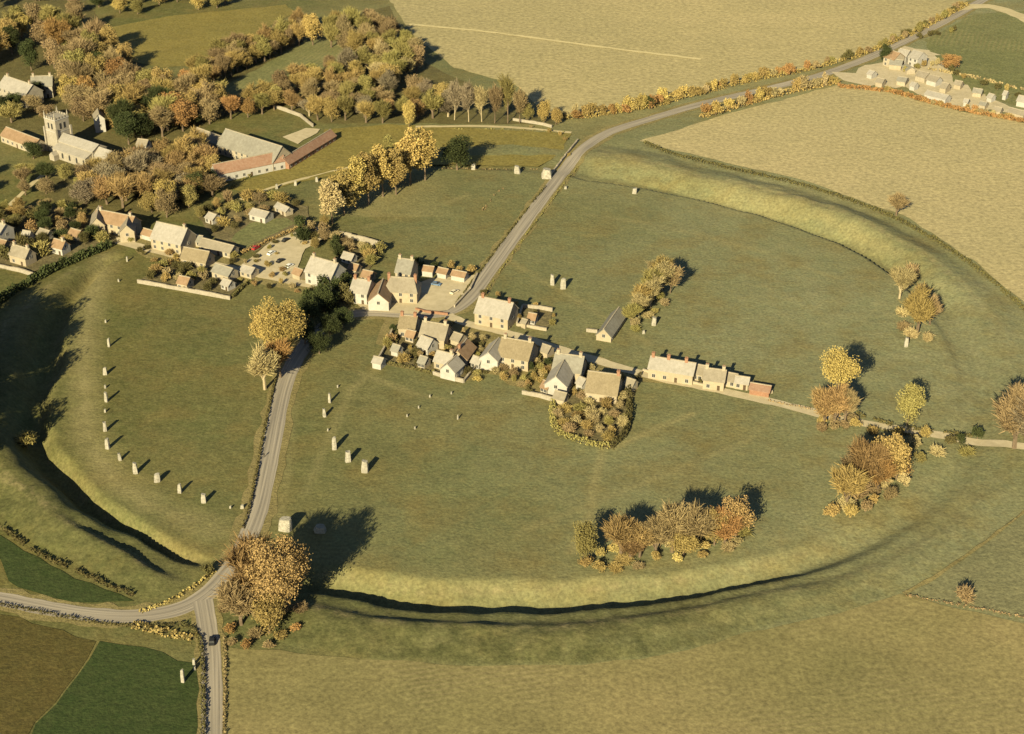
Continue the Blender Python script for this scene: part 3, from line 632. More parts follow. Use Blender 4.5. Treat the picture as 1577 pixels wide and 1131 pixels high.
house((152, 318, 148, 336), 6, 5, 3.4, 'cream_wall', 'roof_tan', 'tall cream cross gable on the left end of the gabled yellow house', group=V, chim=(), wins=True)
house((199, 328, 194, 347), 6, 5, 3.0, 'cream_wall', 'roof_tan', 'cream cross gable on the right end of the gabled yellow house', group=V, chim=())
house((20, 377, 45, 384), 6, 4, 3, 'cream_wall', 'roof_tan', 'small cream cottage above the white wall at the left edge', group=V)
house((-18, 338, 8, 346), 8, 5, 3, 'white_wall', 'roof_pale', 'white cottage cut off by the left edge', group=V)
house((84, 368, 100, 372), 5, 3.4, 2.4, 'white_wall', 'roof_brown', 'little white cottage among brown bushes at the left', group=V, chim=(.3,))
house((36, 355, 47, 357), 4, 2.5, 1.8, 'white_wall', 'roof_pale', 'small white shed between the left cottages', 'shed', 'shed', chim=(), wins=False, group=V)
house((205, 232, 228, 238), 8, 4, 3.4, 'white_wall', 'roof_tan', 'white gabled house right of the church', group=V)
house((213, 214, 228, 216), 5, 3, 2, 'white_wall', 'roof_tan', 'small pale outbuilding up the slope behind the church', 'outbuilding', 'shed', chim=(), group=V)
house((150, 168, 152, 176), 5, 7, 2.5, 'white_wall', 'roof_tan', 'tall narrow white gable among trees right of the church tower', 'outbuilding', 'house', chim=(), group=V)
house((8, 117, 50, 131), 11, 6.5, 4.4, 'wall_stone', 'roof_pale', 'large pale manor house at the upper left edge', 'manor_house', group=V)
house((48, 118, 80, 117), 8, 6.5, 4, 'wall_stone', 'roof_grey', 'grey gabled wing of the manor beside dark trees', 'manor_house', group=V)
house((10, 196, 60, 215), 8, 3.5, 3, 'rubble', 'roof_brown', 'brown-roofed long building left of the church', 'barn', 'barn', chim=(), group=V)
house((390, 321, 414, 327), 6, 3, 1.6, 'white_wall', 'roof_pale', 'white low shed above the lawn', 'shed', 'shed', chim=(), group=V)
house((428, 312, 445, 320), 4, 2.6, 1.4, 'rubble', 'roof_pale', 'narrow pale shed up from the white shed', 'shed', 'shed', chim=(), group=V)
house((322, 327, 333, 331), 5, 2.6, 1.6, 'white_wall', 'roof_pale', 'small white shed behind the big steep-roofed house', 'shed', 'shed', chim=(), group=V)
house((333, 406, 358, 414), 6, 3, 2.2, 'rubble', 'roof_grey', 'grey-roofed shed between the street and the left garden plot', 'shed', 'shed', chim=(), group=V)
house((345, 429, 356, 433), 4, 2.4, 1.6, 'white_wall', 'roof_pale', 'small white hut inside the left garden plot', 'shed', 'shed', chim=(), group=V)
house((277, 425, 292, 428), 5, 3, 2, 'rubble', 'roof_brown', 'dark shed by the wall of the left garden plot', 'shed', 'shed', chim=(), group=V)
house((617, 486, 642, 488), 9, 4, 3, 'cream_wall', 'roof_thatch', 'orange-tan roofed cottage below the road, leftmost of its cluster', group=V)
house((652, 495, 690, 501), 9, 4.2, 4, 'cream_wall', 'roof_tan', 'tan-roofed cottage along the lower side of the road bend', group=V)
house((650, 517, 666, 523), 6, 3, 2.6, 'white_wall', 'roof_pale', 'small white wing behind the tan-roofed cottage', group=V, chim=())
house((674, 540, 698, 546), 6, 3.2, 2.8, 'cream_wall', 'roof_pale', 'pale low cottage above the small white gabled one', group=V, chim=(.4,))
house((703, 548, 689, 561), 6, 3.6, 2.8, 'white_wall', 'roof_pale', 'small white gabled cottage facing the central grass', group=V, chim=())
house((719, 522, 705, 541), 7, 3, 3, 'cream_wall', 'roof_brown', 'brown-roofed cottage wing beside the village street', group=V, chim=(.3,))
house((774, 520, 821, 528), 11, 4.6, 4.6, 'cream_wall', 'roof_thatch', 'broad thatch-coloured house below the village street', group=V)
house((768, 521, 752, 543), 7, 4.4, 3, 'white_wall', 'roof_pale', 'white pinkish gabled wing left of the broad thatched house', group=V, chim=())
house((856, 544, 899, 550), 9, 4.6, 4.2, 'cream_wall', 'roof_grey', 'grey-green roofed L-shaped house right of the broad thatched house', group=V)
house((868, 556, 856, 580), 8, 4.2, 3.6, 'white_wall', 'roof_pale', 'pale wing of the L-shaped house reaching to its front wall', group=V, chim=())
house((907, 572, 955, 578), 10.5, 3.8, 5.2, 'cream_wall', 'roof_thatch', 'big steep thatched cottage above the overgrown garden', group=V, chim=(.45,))
house((953, 474, 930, 507), 5.8, 2.3, 2.9, 'cream_wall', 'roof_grey', 'small chapel with lit cream gable standing alone on the green', 'chapel', 'chapel', chim=())
house((1071, 561, 1086, 564), 5.5, 3, 2.2, 'cream_wall', 'roof_tan', 'low link between the white row and the cream cottage', group=V, chim=(), door=False)
house((1116, 573, 1136, 577), 5, 2.6, 1.8, 'cream_wall', 'roof_tan', 'low lean-to between the cream cottage and the small white shed', 'shed', 'shed', group=V, chim=(), door=False)
house((1003, 549, 1071, 560), 7, 4.2, 3.0, 'cream_wall', 'roof_pale', 'long pale cottage row right of the chapel', group=V, chim=(-.45, -.1, .3))
house((1086, 567, 1118, 571), 7, 3.8, 2.8, 'cream_wall', 'roof_tan', 'cream cottage at the right end of the white row', group=V)
house((1134, 579, 1154, 582), 4, 2.6, 1.6, 'cream_wall', 'roof_pale', 'small white shed next to the allotment', 'shed', 'shed', chim=(), group=V)
house((1157, 590, 1187, 595), 5, 2.2, 1.2, 'brick', 'roof_red', 'dull red low shed at the far right end of the street', 'shed', 'shed', chim=(), group=V, wins=False)
house((577, 549, 590, 552), 4, 2.5, 1.4, 'white_wall', 'roof_pale', 'white shed at the lower left corner of the cottage gardens', 'shed', 'shed', chim=(), group=V, wins=False)
house((805, 491, 812, 493), 3, 2.2, 1.0, 'cream_wall', 'roof_tan', 'tiny hut in the small brown walled garden', 'shed', 'shed', chim=(), group=V, wins=False)
for (rg, l) in (((652, 409, 668, 411), 'little flat-looking outhouse with pale walls right of the tall house behind the inn'), ((676, 412, 690, 415), 'middle outhouse along the back of the inn yard'), ((698, 416, 718, 420), 'outhouse at the right end of the inn yard')):
    house(rg, 4, 2.6, 1.3, 'white_wall', 'roof_brown', l, 'outhouse', 'shed', chim=(), group=V, wins=False)
for i, (rg, W_, rm, l) in enumerate([((560, 416, 574, 419), 5, 'roof_brown', 'dark-roofed outbuilding behind the white house left of the inn'), ((540, 405, 552, 408), 4, 'roof_brown', 'small brown-roofed shed in the garden behind the pale house'), ((530, 388, 545, 392), 4, 'roof_pale', 'pale shed below the bright white wall'), ((455, 412, 466, 416), 4, 'roof_brown', 'small brown shed at the edge of the car park by the pale house'), ((375, 408, 392, 413), 5, 'roof_pale', 'pale shed at the lower left corner of the car park'), ((222, 352, 236, 356), 4, 'roof_brown', 'little brown-roofed shed left of the big steep-roofed house'), ((300, 362, 312, 364), 5, 'roof_grey', 'grey shed behind the low yellow-roofed barn'), ((110, 352, 124, 356), 5, 'roof_brown', 'brownish-roofed cottage shed left of the gabled yellow house'), ((62, 352, 76, 356), 5, 'roof_tan', 'tan cottage roof among bushes at the left'), ((-2, 368, 10, 371), 5, 'roof_brown', 'brown-roofed cottage at the very left edge'),
        ((628, 508, 640, 511), 4, 'roof_brown', 'brown shed in the cottage gardens below the orange-tan roof'), ((606, 530, 616, 533), 3.5, 'roof_grey', 'grey hut inside the left cottage garden'), ((648, 548, 658, 551), 4, 'roof_grey', 'small grey shed in the middle cottage garden'), ((700, 512, 712, 516), 5, 'roof_tan', 'tan outhouse between the road bend cottages and the street'), ((730, 548, 742, 552), 4, 'roof_pale', 'pale shed between the gabled cottage and the broad thatched house'), ((836, 530, 848, 534), 4.5, 'roof_tan', 'tan shed by the street right of the broad thatched house'), ((838, 586, 848, 590), 4, 'roof_brown', 'brown-tiled shed at the left front of the L-shaped house'), ((893, 580, 902, 584), 4, 'roof_pale', 'pale shed between the L-shaped house and the steep thatched cottage'), ((966, 582, 978, 586), 4, 'roof_tan', 'small shed right of the steep thatched cottage'), ((856, 602, 872, 606), 4, 'roof_tan', 'low tan shed at the top of the overgrown garden'), ((815, 482, 826, 484), 3.5, 'roof_brown', 'brown hut against the back wall of the small walled garden')]):
    house(rg, W_, 2.4, 1.7, ['cream_wall', 'rubble', 'white_wall'][i % 3], rm, l, 'shed', 'shed', chim=(), group=V, wins=i % 2 == 0, door=False)
FB = 'farm barns'
house((348, 199, 434, 226), 13, 4.5, 6, 'rubble', 'roof_grey', 'great grey-roofed barn of the farm', 'barn', 'barn', chim=(), group=FB)
house((328, 254, 433, 233), 8, 4.2, 3.4, 'white_wall', 'roof_red', 'long barn with pinkish tiled roof and white wall below the grey barn', 'barn', 'barn', chim=(), group=FB)
house((436, 244, 509, 200), 6, 2.6, 2.6, 'brick', 'roof_red', 'long thin red-roofed cow shed running up to the right', 'cow_shed', 'barn', chim=(), group=FB)
house((304, 197, 345, 212), 7, 3.5, 3, 'cream_wall', 'roof_tan', 'tan-roofed barn at the upper left end of the grey barn', 'barn', 'barn', chim=(), group=FB)
house((300, 264, 318, 267), 6, 3, 2.4, 'white_wall', 'roof_tan', 'small pale shed at the left foot of the pink-roofed barn', 'shed', 'shed', chim=(), group=FB)
FF = 'far farm buildings'
for (rg, W, wh, rh, wm, rm, l) in [((1370, 77, 1386, 82), 9, 5, 3, 'rubble', 'roof_brown', 'brownish house of the far farm'), ((1387, 75, 1401, 78), 8, 4, 3, 'white_wall', 'roof_pale', 'white house of the far farm beside the brown one'), ((1408, 77, 1422, 81), 9, 5, 3, 'white_wall', 'roof_pale', 'white house at the right of the far farm group'), ((1372, 91, 1390, 93), 7, 3, 2, 'cream_wall', 'roof_grey', 'low white shed in front of the far brown house'), ((1416, 109, 1430, 113), 6, 3, 2, 'rubble', 'roof_tan', 'left pale shed below the far farm'), ((1433, 115, 1447, 119), 6, 3, 2, 'white_wall', 'roof_tan', 'right pale shed below the far farm'), ((1452, 127, 1461, 129), 6, 3, 2, 'cream_wall', 'roof_tan', 'small white hut above the long white shed'), ((1429, 139, 1461, 147), 6, 3, 1.5, 'white_wall', 'roof_pale', 'long white shed at the corner of the right stubble field'), ((1486, 152, 1492, 153), 4, 2.4, 1.2, 'white_wall', 'roof_pale', 'left tiny white hut in the far gardens'), ((1511, 156, 1520, 158), 4, 2.4, 1.2, 'cream_wall', 'roof_grey', 'middle tiny white hut in the far gardens'), ((1556, 166, 1580, 172), 5, 2.6, 1.4, 'cream_wall', 'roof_tan', 'white shed at the right edge of the far gardens'), ((1570, 147, 1585, 150), 6, 3, 2, 'white_wall', 'roof_pale', 'white building cut off by the right edge'), ((1547, 140, 1552, 141), 4, 3, 1.5, 'white_wall', 'roof_pale', 'tiny pale hut in the upper far garden'), ((1396, 98, 1404, 104), 5, 2.5, 1.5, 'rubble', 'roof_grey', 'dark narrow shed in the far farmyard')]:
    house(rg, W, wh, rh, wm, rm, l, 'farm_building', 'farm building', chim=(), group=FF, wins=wh > 3.5, door=False)

for i, (x, y, W_, l) in enumerate([(1340, 108, 5, 'left pale hut on the far farm ground near the road'), (1352, 120, 5, 'pale hut in the open middle of the far farm ground'), (1384, 118, 6, 'pale hut below the dark narrow shed of the far farm'), (1405, 126, 4, 'low hut left of the long white shed'), (1472, 124, 4, 'small hut right of the far orange tree'), (1500, 136, 4, 'little hut in the upper far gardens, left one'), (1524, 144, 4, 'little hut in the upper far gardens, right one'), (1533, 164, 4, 'small hut between the tiny white huts and the right edge shed')]):
    house((x, y, x + 7 + i % 3 * 3, y + 2), W_, 2.6, 1.5, ['white_wall', 'cream_wall', 'rubble'][i % 3], ['roof_pale', 'roof_tan', 'roof_grey'][i % 3], l, 'hut', 'shed', chim=(), group=FF, wins=False, door=False)
# church: nave, aisle, chancel and a battlemented west tower
def church():
    a = Vector(ray(100, 206, 9.5)); b = Vector(ray(152, 223, 9.5)); v = b - a; ang = math.atan2(v.y, v.x)
    root = empty('church', (a.x, a.y, 0), ang); L = v.length
    t = MB(); t.box(-9.0, -1.0, -4, 4, -.3, 17); t.build('tower', M['wall_stone'], root)
    st = MB(); st.box(-9.12, -.88, -4.12, 4.12, 10.6, 10.9); st.box(-9.15, -.85, -4.15, 4.15, 16.6, 17.0); st.build('string_course', M['white_wall'], root)
    mm = MB(); mm.box(-.5, .5, -.22, .22, 0, 1.1); me = mm.mesh('merlon')
    for k in range(5):
        for (x, y, rz) in ((-8.5 + k * 1.75, -3.8, 0), (-8.5 + k * 1.75, 3.8, 0), (-8.8, -3.5 + k * 1.75, math.pi / 2), (-1.2, -3.5 + k * 1.75, math.pi / 2)):
            o = link('merlon', me, M['wall_stone'], root); o.location = (x, y, 17.0); o.rotation_euler = (0, 0, rz)
    pm = MB(); pm.tube((0, 0, 0), (0, 0, 1.6), .42, .36, 4); pm.tube((0, 0, 1.6), (0, 0, 3.6), .4, .03, 4); pme = pm.mesh('pinnacle')
    for x in (-8.75, -1.25):
        for y in (-3.75, 3.75):
            o = link('pinnacle', pme, M['wall_stone'], root); o.location = (x, y, 17.0)
    for x in (-9.3, -.7):
        for y in (-4.3, 4.3):
            bt = MB(); bt.box(x - .45, x + .45, y - .45, y + .45, -.3, 12.5); bt.build('buttress', M['wall_stone'], root)
    lv = MB(); lv.box(-.55, .55, -.06, .06, -1.4, 1.4); lme = lv.mesh('louvre')
    for (x, y, rz) in ((-6.2, -4.02, 0), (-3.8, -4.02, 0), (-.98, -1.2, math.pi / 2), (-.98, 1.2, math.pi / 2), (-9.02, -1.2, math.pi / 2), (-9.02, 1.2, math.pi / 2)):
        o = link('belfry_louvre', lme, M['glass'], root); o.location = (x, y, 13.4); o.rotation_euler = (0, 0, rz)
    rt = MB(); rt.box(-8.6, -1.4, -3.6, 3.6, 17.0, 17.2); rt.build('tower_roof', M['lead'], root)
    def gable(x0, x1, y0, y1, wh, rh, wn, rn):
        yc = (y0 + y1) / 2; m_ = MB()
        m_.add([(x0, y0, -.3), (x1, y0, -.3), (x1, y1, -.3), (x0, y1, -.3), (x0, y0, wh), (x1, y0, wh), (x1, y1, wh), (x0, y1, wh), (x0, yc, wh + rh), (x1, yc, wh + rh)], [(0, 3, 2, 1), (0, 1, 5, 4), (2, 3, 7, 6), (1, 2, 6, 9, 5), (3, 0, 4, 8, 7), (4, 5, 9, 8), (6, 7, 8, 9)])
        m_.build(wn, M['wall_stone'], root); e = .3; s = rh / (yc - y0); q = MB(); tk = .2
        top = [(x0 - e, y0 - e, wh - e * s + tk), (x1 + e, y0 - e, wh - e * s + tk), (x1 + e, y1 + e, wh - e * s + tk), (x0 - e, y1 + e, wh - e * s + tk), (x0 - e, yc, wh + rh + tk), (x1 + e, yc, wh + rh + tk)]
        q.add(top + [(p[0], p[1], p[2] - tk) for p in top], [(0, 1, 5, 4), (2, 3, 4, 5), (6, 10, 11, 7), (8, 11, 10, 9), (0, 6, 7, 1), (2, 8, 9, 3), (1, 7, 11, 5), (5, 11, 8, 2), (0, 4, 10, 6), (4, 3, 9, 10)])
        q.build(rn, M['roof_pale'], root)
    gable(-.9, L, -4.2, 4.2, 7.2, 2.4, 'nave', 'nave_roof')
    gable(L + .05, L + 9, -3.4, 3.4, 5.4, 3.0, 'chancel', 'chancel_roof')
    ai = MB(); ai.add([(.2, -8.4, -.3), (L - .6, -8.4, -.3), (L - .6, -4.22, -.3), (.2, -4.22, -.3), (.2, -8.4, 4.6), (L - .6, -8.4, 4.6), (L - .6, -4.22, 6.2), (.2, -4.22, 6.2)], [(0, 3, 2, 1), (4, 5, 6, 7), (0, 1, 5, 4), (1, 2, 6, 5), (2, 3, 7, 6), (3, 0, 4, 7)]); ai.build('aisle', M['wall_stone'], root)
    ar = MB(); ar.add([(0, -8.7, 4.62), (L - .4, -8.7, 4.62), (L - .4, -4.25, 6.3), (0, -4.25, 6.3), (0, -8.7, 4.8), (L - .4, -8.7, 4.8), (L - .4, -4.25, 6.48), (0, -4.25, 6.48)], [(0, 3, 2, 1), (4, 5, 6, 7), (0, 1, 5, 4), (1, 2, 6, 5), (2, 3, 7, 6), (3, 0, 4, 7)]); ar.build('aisle_roof', M['lead'], root)
    wm = MB(); wm.add([(-.6, 0, 0), (.6, 0, 0), (.6, 0, 1.9), (.35, 0, 2.5), (0, 0, 2.85), (-.35, 0, 2.5), (-.6, 0, 1.9), (-.6, .1, 0), (.6, .1, 0), (.6, .1, 1.9), (.35, .1, 2.5), (0, .1, 2.85), (-.35, .1, 2.5), (-.6, .1, 1.9)], [(0, 1, 2, 3, 4, 5, 6), (13, 12, 11, 10, 9, 8, 7)] + [(i, 7 + i, 7 + (i + 1) % 7, (i + 1) % 7) for i in range(7)]); wme = wm.mesh('lancet')
    for k in range(5):
        o = link('arched_window', wme, M['glass'], root); o.location = (2 + k * (L - 4) / 4, -8.46, 1.2)
    for k in range(2):
        o = link('arched_window', wme, M['glass'], root); o.location = (L + 2.5 + 3.6 * k, -3.46, 1.4)
    po = MB(); po.add([(1, -11.4, -.2), (4.4, -11.4, -.2), (4.4, -8.45, -.2), (1, -8.45, -.2), (1, -11.4, 2.6), (4.4, -11.4, 2.6), (4.4, -8.45, 2.6), (1, -8.45, 2.6), (2.7, -11.4, 4.2), (2.7, -8.45, 4.2)], [(0, 1, 5, 8, 4), (1, 2, 6, 5), (2, 3, 7, 9, 6), (3, 0, 4, 7), (5, 6, 9, 8), (7, 4, 8, 9)]); po.build('porch', M['wall_stone'], root)
    tag(root, 'white stone church with battlemented west tower among trees at left', 'church')
church()

# ------------------------------------------------------------------ trees
def leafy(seed, rx, rz_, cz, nb=24, n=2600, size=.75, hole=0.0):
    r = np.random.default_rng(seed)
    dr = r.normal(size=(nb, 3)); dr /= np.linalg.norm(dr, axis=1, keepdims=True)
    rad = r.uniform(.2, .80, (nb, 1)); cen = dr * rad * np.array([rx, rx, rz_]) + np.array([0, 0, cz])
    br = r.uniform(.28, .48, nb) * rx
    b = r.integers(0, nb, n); dd = r.normal(size=(n, 3)); dd[:, 2] += .25; dd /= np.linalg.norm(dd, axis=1, keepdims=True)
    P = cen[b] + dd * (br[b] * r.uniform(.45, 1.12, n))[:, None]
    P = P[P[:, 2] > .4]
    V, F = leaf_cloud(P, size, seed + 1)
    tr = MB(); h = cz
    tr.tube((0, 0, -.4), (.1, 0, h * .45), rx * .075, rx * .055, 7); tr.tube((.1, 0, h * .45), (0, .2, h + rz_ * .3), rx * .055, rx * .018, 6)
    for i in range(7):
        z0 = h * (.35 + .08 * i); c = cen[i]; tr.tube((.08, 0, z0), (c[0] * .95, c[1] * .95, max(c[2], z0 + .5)), rx * .032, rx * .01, 5)
    return tr.mesh('trunk'), mesh_np('crown', V, F)
def bare(seed, rx, h, ntw=2600, tw=.10, tl=1.5, narrow=False):
    rnd = random.Random(seed); r = np.random.default_rng(seed); tr = MB(); tips = []
    def grow(p, d, ln, rad, lev):
        q = p + d * ln; tr.tube(p, q, rad, rad * .62, 6 if lev < 2 else 4)
        if lev >= 3: tips.append((p, q)); return
        if lev >= 1: tips.append((p.lerp(q, .5), q))
        k = (5, 4, 3)[lev] + rnd.randint(0, 1)
        for i in range(k):
            az = 2 * math.pi * (i + rnd.random() * .7) / k; sp = rnd.uniform(.35, .75) * (.5 if narrow else 1)
            e = (d + (Vector((math.cos(az), math.sin(az), .25)) * sp)).normalized(); e = (e + Vector((0, 0, .12))).normalized()
            s = p.lerp(q, rnd.uniform(.3, 1.0)); grow(s, e, ln * rnd.uniform(.55, .78), rad * .5, lev + 1)
    grow(Vector((0, 0, -.3)), Vector((rnd.uniform(-.05, .05), rnd.uniform(-.05, .05), 1)).normalized(), h * .24, rx * .05, 0)
    ti = r.integers(0, len(tips), ntw); A = np.array([tuple(tips[i][0]) for i in ti]); B = np.array([tuple(tips[i][1]) for i in ti])
    u = r.uniform(0, 1.15, (ntw, 1)); P = A + (B - A) * u + r.normal(size=(ntw, 3)) * .28
    d = (B - A); d /= np.linalg.norm(d, axis=1, keepdims=True); d = d + r.normal(size=(ntw, 3)) * .6; d[:, 2] += .25; d /= np.linalg.norm(d, axis=1, keepdims=True)
    s = np.cross(d, r.normal(size=(ntw, 3))); s /= np.linalg.norm(s, axis=1, keepdims=True)
    ln = (tl * r.uniform(.5, 1.2, (ntw, 1))); wd = tw * r.uniform(.6, 1.5, (ntw, 1))
    V = np.stack([P - s * wd, P + s * wd, P + d * ln + s * wd * .3, P + d * ln - s * wd * .3], 1).reshape(-1, 3)
    # normalise to the wanted height and spread
    zmax = np.percentile(V[:, 2], 99); rr = np.percentile(np.hypot(V[:, 0], V[:, 1]), 97); k = np.array([rx / rr, rx / rr, h / zmax])
    V = V * k; tr.v = [(a * k[0], b * k[1], c * k[2]) for (a, b, c) in tr.v]
    return tr.mesh('trunk'), mesh_np('crown', V, np.arange(ntw * 4).reshape(-1, 4))
KIND = {
    'leafy': [leafy(i + 10, 7, 9.2, 10.8, 44 + i, 9000, .42) for i in range(5)],
    'great': [leafy(i + 20, 9.4, 12.5, 15.5, 62, 19000, .38) for i in range(2)],
    'high': [leafy(i + 25, 7.4, 6.2, 21.5, 44, 9000, .36) for i in range(2)],
    'poplar': [leafy(i + 30, 4.2, 11.0, 12.5, 40, 7000, .40) for i in range(4)],
    'bush': [leafy(i + 50, 2.8, 2.2, 2.4, 16, 900, .34) for i in range(4)],
    'bare': [bare(i + 70, 6.5, 17, 5200, .06, 1.4) for i in range(5)],
    'barepoplar': [bare(i + 90, 3.6, 20, 3600, .06, 1.4, True) for i in range(3)],
    'barebush': [bare(i + 110, 2.8, 5.0, 1300, .07, .9) for i in range(3)],
}
DIM = {'high': (7.4, 27.5), 'great': (9.4, 27.5), 'leafy': (7, 19.8), 'poplar': (4.2, 23.5), 'bush': (2.8, 4.6), 'bare': (6.5, 17), 'barepoplar': (3.6, 20), 'barebush': (2.8, 5.0)}
TN = [0]
def tree(px, py, h, r, kind, col, label, group=None, name=None, world=None, cat='tree'):
    TN[0] += 1; rnd = random.Random(TN[0] * 7 + 1)
    p = at(px, py) if world is None else Vector((world[0], world[1], gz(*world)))
    tm, cm = KIND[kind][rnd.randrange(len(KIND[kind]))]; dr, dh = DIM[kind]
    root = empty(name or {'bush': 'shrub', 'barebush': 'bare_shrub', 'bare': 'bare_tree', 'barepoplar': 'bare_poplar_tree', 'poplar': 'poplar_tree', 'leafy': 'leafy_tree', 'great': 'leafy_tree', 'high': 'leafy_tree'}[kind], (p.x, p.y, p.z), rnd.uniform(0, 6.28), (r / dr, r / dr * rnd.uniform(.92, 1.08), h / dh))
    link('trunk', tm, M['pale_bark' if kind.startswith('bare') and col in ('pale', 'grey') else 'bark'], root)
    link('crown', cm, M['leaf_' + col], root)
    tag(root, label, cat if 'bush' not in kind else 'shrub', group)
    return root
# --- single trees one can tell apart
tree(430, 948, 28, 9.0, 'great', 'russet', 'largest russet-brown tree by the lower road junction')
tree(395, 930, 20, 7.5, 'bare', 'russet', 'russet half-bare tree overhanging the main road')
tree(372, 962, 14, 5.5, 'bare', 'brown', 'small brown bare tree at the left of the junction clump')
tree(415, 975, 13, 5.0, 'leafy', 'ochre', 'short ochre tree at the foot of the orange clump')
tree(452, 905, 17, 5.5, 'leafy', 'orange', 'orange tree at the back of the junction clump', )
tree(436, 556, 27, 8.2, 'great', 'gold', 'big golden tree left of the road bend')
tree(408, 600, 17, 5.5, 'bare', 'pale', 'pale thin tree with bright trunk left of the main road')
tree(432, 582, 15, 4.5, 'bare', 'orange', 'small orange tree under the big golden one')
tree(412, 545, 20, 6.0, 'leafy', 'gold', 'lower left golden tree joined to the big golden one')
for (x, y, h, r, l) in [(492, 545, 10, 4.6, 'added shadow-dark tree on the inside of the road bend, lowest of the dark clump'), (508, 522, 11, 5.0, 'added shadow-dark tree in the middle of the dark clump inside the road bend'), (528, 505, 9, 4.4, 'added shadow-dark tree at the right end of the dark clump inside the road bend'), (478, 500, 13, 5.2, 'tall added shadow-dark tree beyond the road bend behind the golden one'), (500, 482, 13, 5.2, 'tall added shadow-dark tree at the back of the dark clump near the white house')]:
    tree(x, y, h, r, 'leafy', 'dark', l, 'added shadow-dark trees at the road bend')  # trees added to fill out the shadow mass beside the golden tree
tree(470, 530, 12, 4.5, 'leafy', 'dark', 'added shadow-dark tree in the shade behind the golden pair')
for i, (x, y, h, r, c) in enumerate([(512, 345, 20, 5.2, 'pale'), (530, 330, 21, 5.2, 'ochre'), (548, 322, 24, 5.0, 'gold'), (568, 315, 24, 5.0, 'ochre'), (590, 303, 24, 5.2, 'gold'), (610, 300, 22, 4.8, 'ochre'), (632, 284, 28, 5.8, 'gold'), (655, 278, 25, 5.2, 'gold'), (604, 285, 23, 4.8, 'olive')]):
    tree(x, y, h * 1.12, r * 1.2, 'poplar', c, ORD[i] + ' tree from the left in the yellow row across the upper left pasture', 'yellow poplar row')
tree(899, 862, 15, 4.2, 'leafy', 'olive', 'pale yellow-green tree at the left end of the row on the lower bank', 'tree row on the lower bank')
tree(955, 858, 13, 5.5, 'bare', 'russet', 'reddish bare tree second in the row on the lower bank', 'tree row on the lower bank')
tree(985, 858, 11, 4.5, 'bare', 'russet', 'smaller reddish bare tree third in the row on the lower bank', 'tree row on the lower bank')
tree(1035, 850, 16, 6.5, 'bare', 'brown', 'wide brownish bare tree in the middle of the row on the lower bank', 'tree row on the lower bank')
tree(1068, 845, 15, 6.0, 'bare', 'brown', 'brown bare tree right of the middle in the row on the lower bank', 'tree row on the lower bank')
tree(1100, 840, 13, 4.5, 'leafy', 'ochre', 'ochre tree next to last in the row on the lower bank', 'tree row on the lower bank')
tree(1132, 832, 16, 5.5, 'leafy', 'russet', 'dense russet tree at the right end of the row on the lower bank', 'tree row on the lower bank')
tree(1365, 752, 21, 6.5, 'leafy', 'ochre', 'tall orange-yellow tree on the right bank below the lane', 'trees on the right bank')
tree(1335, 760, 18, 6.0, 'bare', 'russet', 'bare brown tree left of the tall orange-yellow one on the right bank', 'trees on the right bank')
tree(1302, 785, 15, 5.5, 'bare', 'ochre', 'ochre bare tree lowest on the right bank', 'trees on the right bank')
tree(1320, 772, 10, 4.0, 'barebush', 'brown', 'brown thicket under the bare trees of the right bank', 'trees on the right bank')
tree(1010, 855, 13, 5.0, 'bare', 'brown', 'brown bare tree left of the middle in the row on the lower bank', 'tree row on the lower bank')
tree(1052, 858, 10, 4.6, 'leafy', 'ochre', 'low ochre tree in front of the middle of the lower bank row', 'tree row on the lower bank')
tree(1116, 842, 12, 4.6, 'bare', 'orange', 'orange bare tree just left of the dense russet one on the lower bank', 'tree row on the lower bank')
tree(970, 864, 8, 4.0, 'bare', 'russet', 'low reddish bare tree in front of the left of the lower bank row', 'tree row on the lower bank')
tree(1350, 765, 14, 5.2, 'bare', 'orange', 'orange bare tree in front of the tall one on the right bank', 'trees on the right bank')
tree(1318, 752, 13, 5.0, 'bare', 'brown', 'brown bare tree at the back of the right bank clump', 'trees on the right bank')
tree(1380, 738, 13, 4.6, 'leafy', 'orange', 'orange tree at the right end of the right bank clump', 'trees on the right bank')
tree(1285, 656, 15, 5.2, 'bare', 'russet', 'brown bare growth round the trunk of the tall yellow lane tree')
tree(1283, 652, 28, 7.4, 'high', 'gold', 'tall yellow round-topped tree by the lane on the right')
tree(1268, 655, 13, 5.0, 'bare', 'russet', 'brown bare tree left of the tall yellow lane tree')
tree(1300, 655, 14, 4.0, 'bare', 'brown', 'brown bare tree right of the tall yellow lane tree')
tree(1397, 655, 16, 5.2, 'leafy', 'olive', 'yellow-green tree farther right along the lane')
tree(1385, 460, 13, 5.0, 'bare', 'pale', 'pale bare tree on the right bank at the end of the dark ditch line')
tree(1412, 515, 18, 6.0, 'bare', 'ochre', 'largest ochre bare tree on the upper right bank')
tree(1432, 500, 11, 4.0, 'bare', 'brown', 'small brown bare tree right of the pale bank tree')
tree(1402, 432, 7, 3.0, 'barebush', 'brown', 'little bare thorn above the pale bank trees')
tree(1562, 690, 20, 8.0, 'bare', 'brown', 'big brown bare tree at the right edge by the lane')
tree(1590, 700, 20, 8.0, 'bare', 'grey', 'grey bare tree cut off by the right edge by the lane')
tree(1505, 676, 5, 2.5, 'bush', 'dark', 'dark round bush beside the right lane', )
tree(1478, 684, 4, 2.2, 'bush', 'dark', 'smaller dark bush left of the round one by the right lane')
tree(1380, 332, 10, 4.2, 'bare', 'brown', 'lone thin tree at the edge of the right stubble field')
tree(1486, 928, 5, 2.6, 'barebush', 'brown', 'lone dark bush in the lower right field corner')
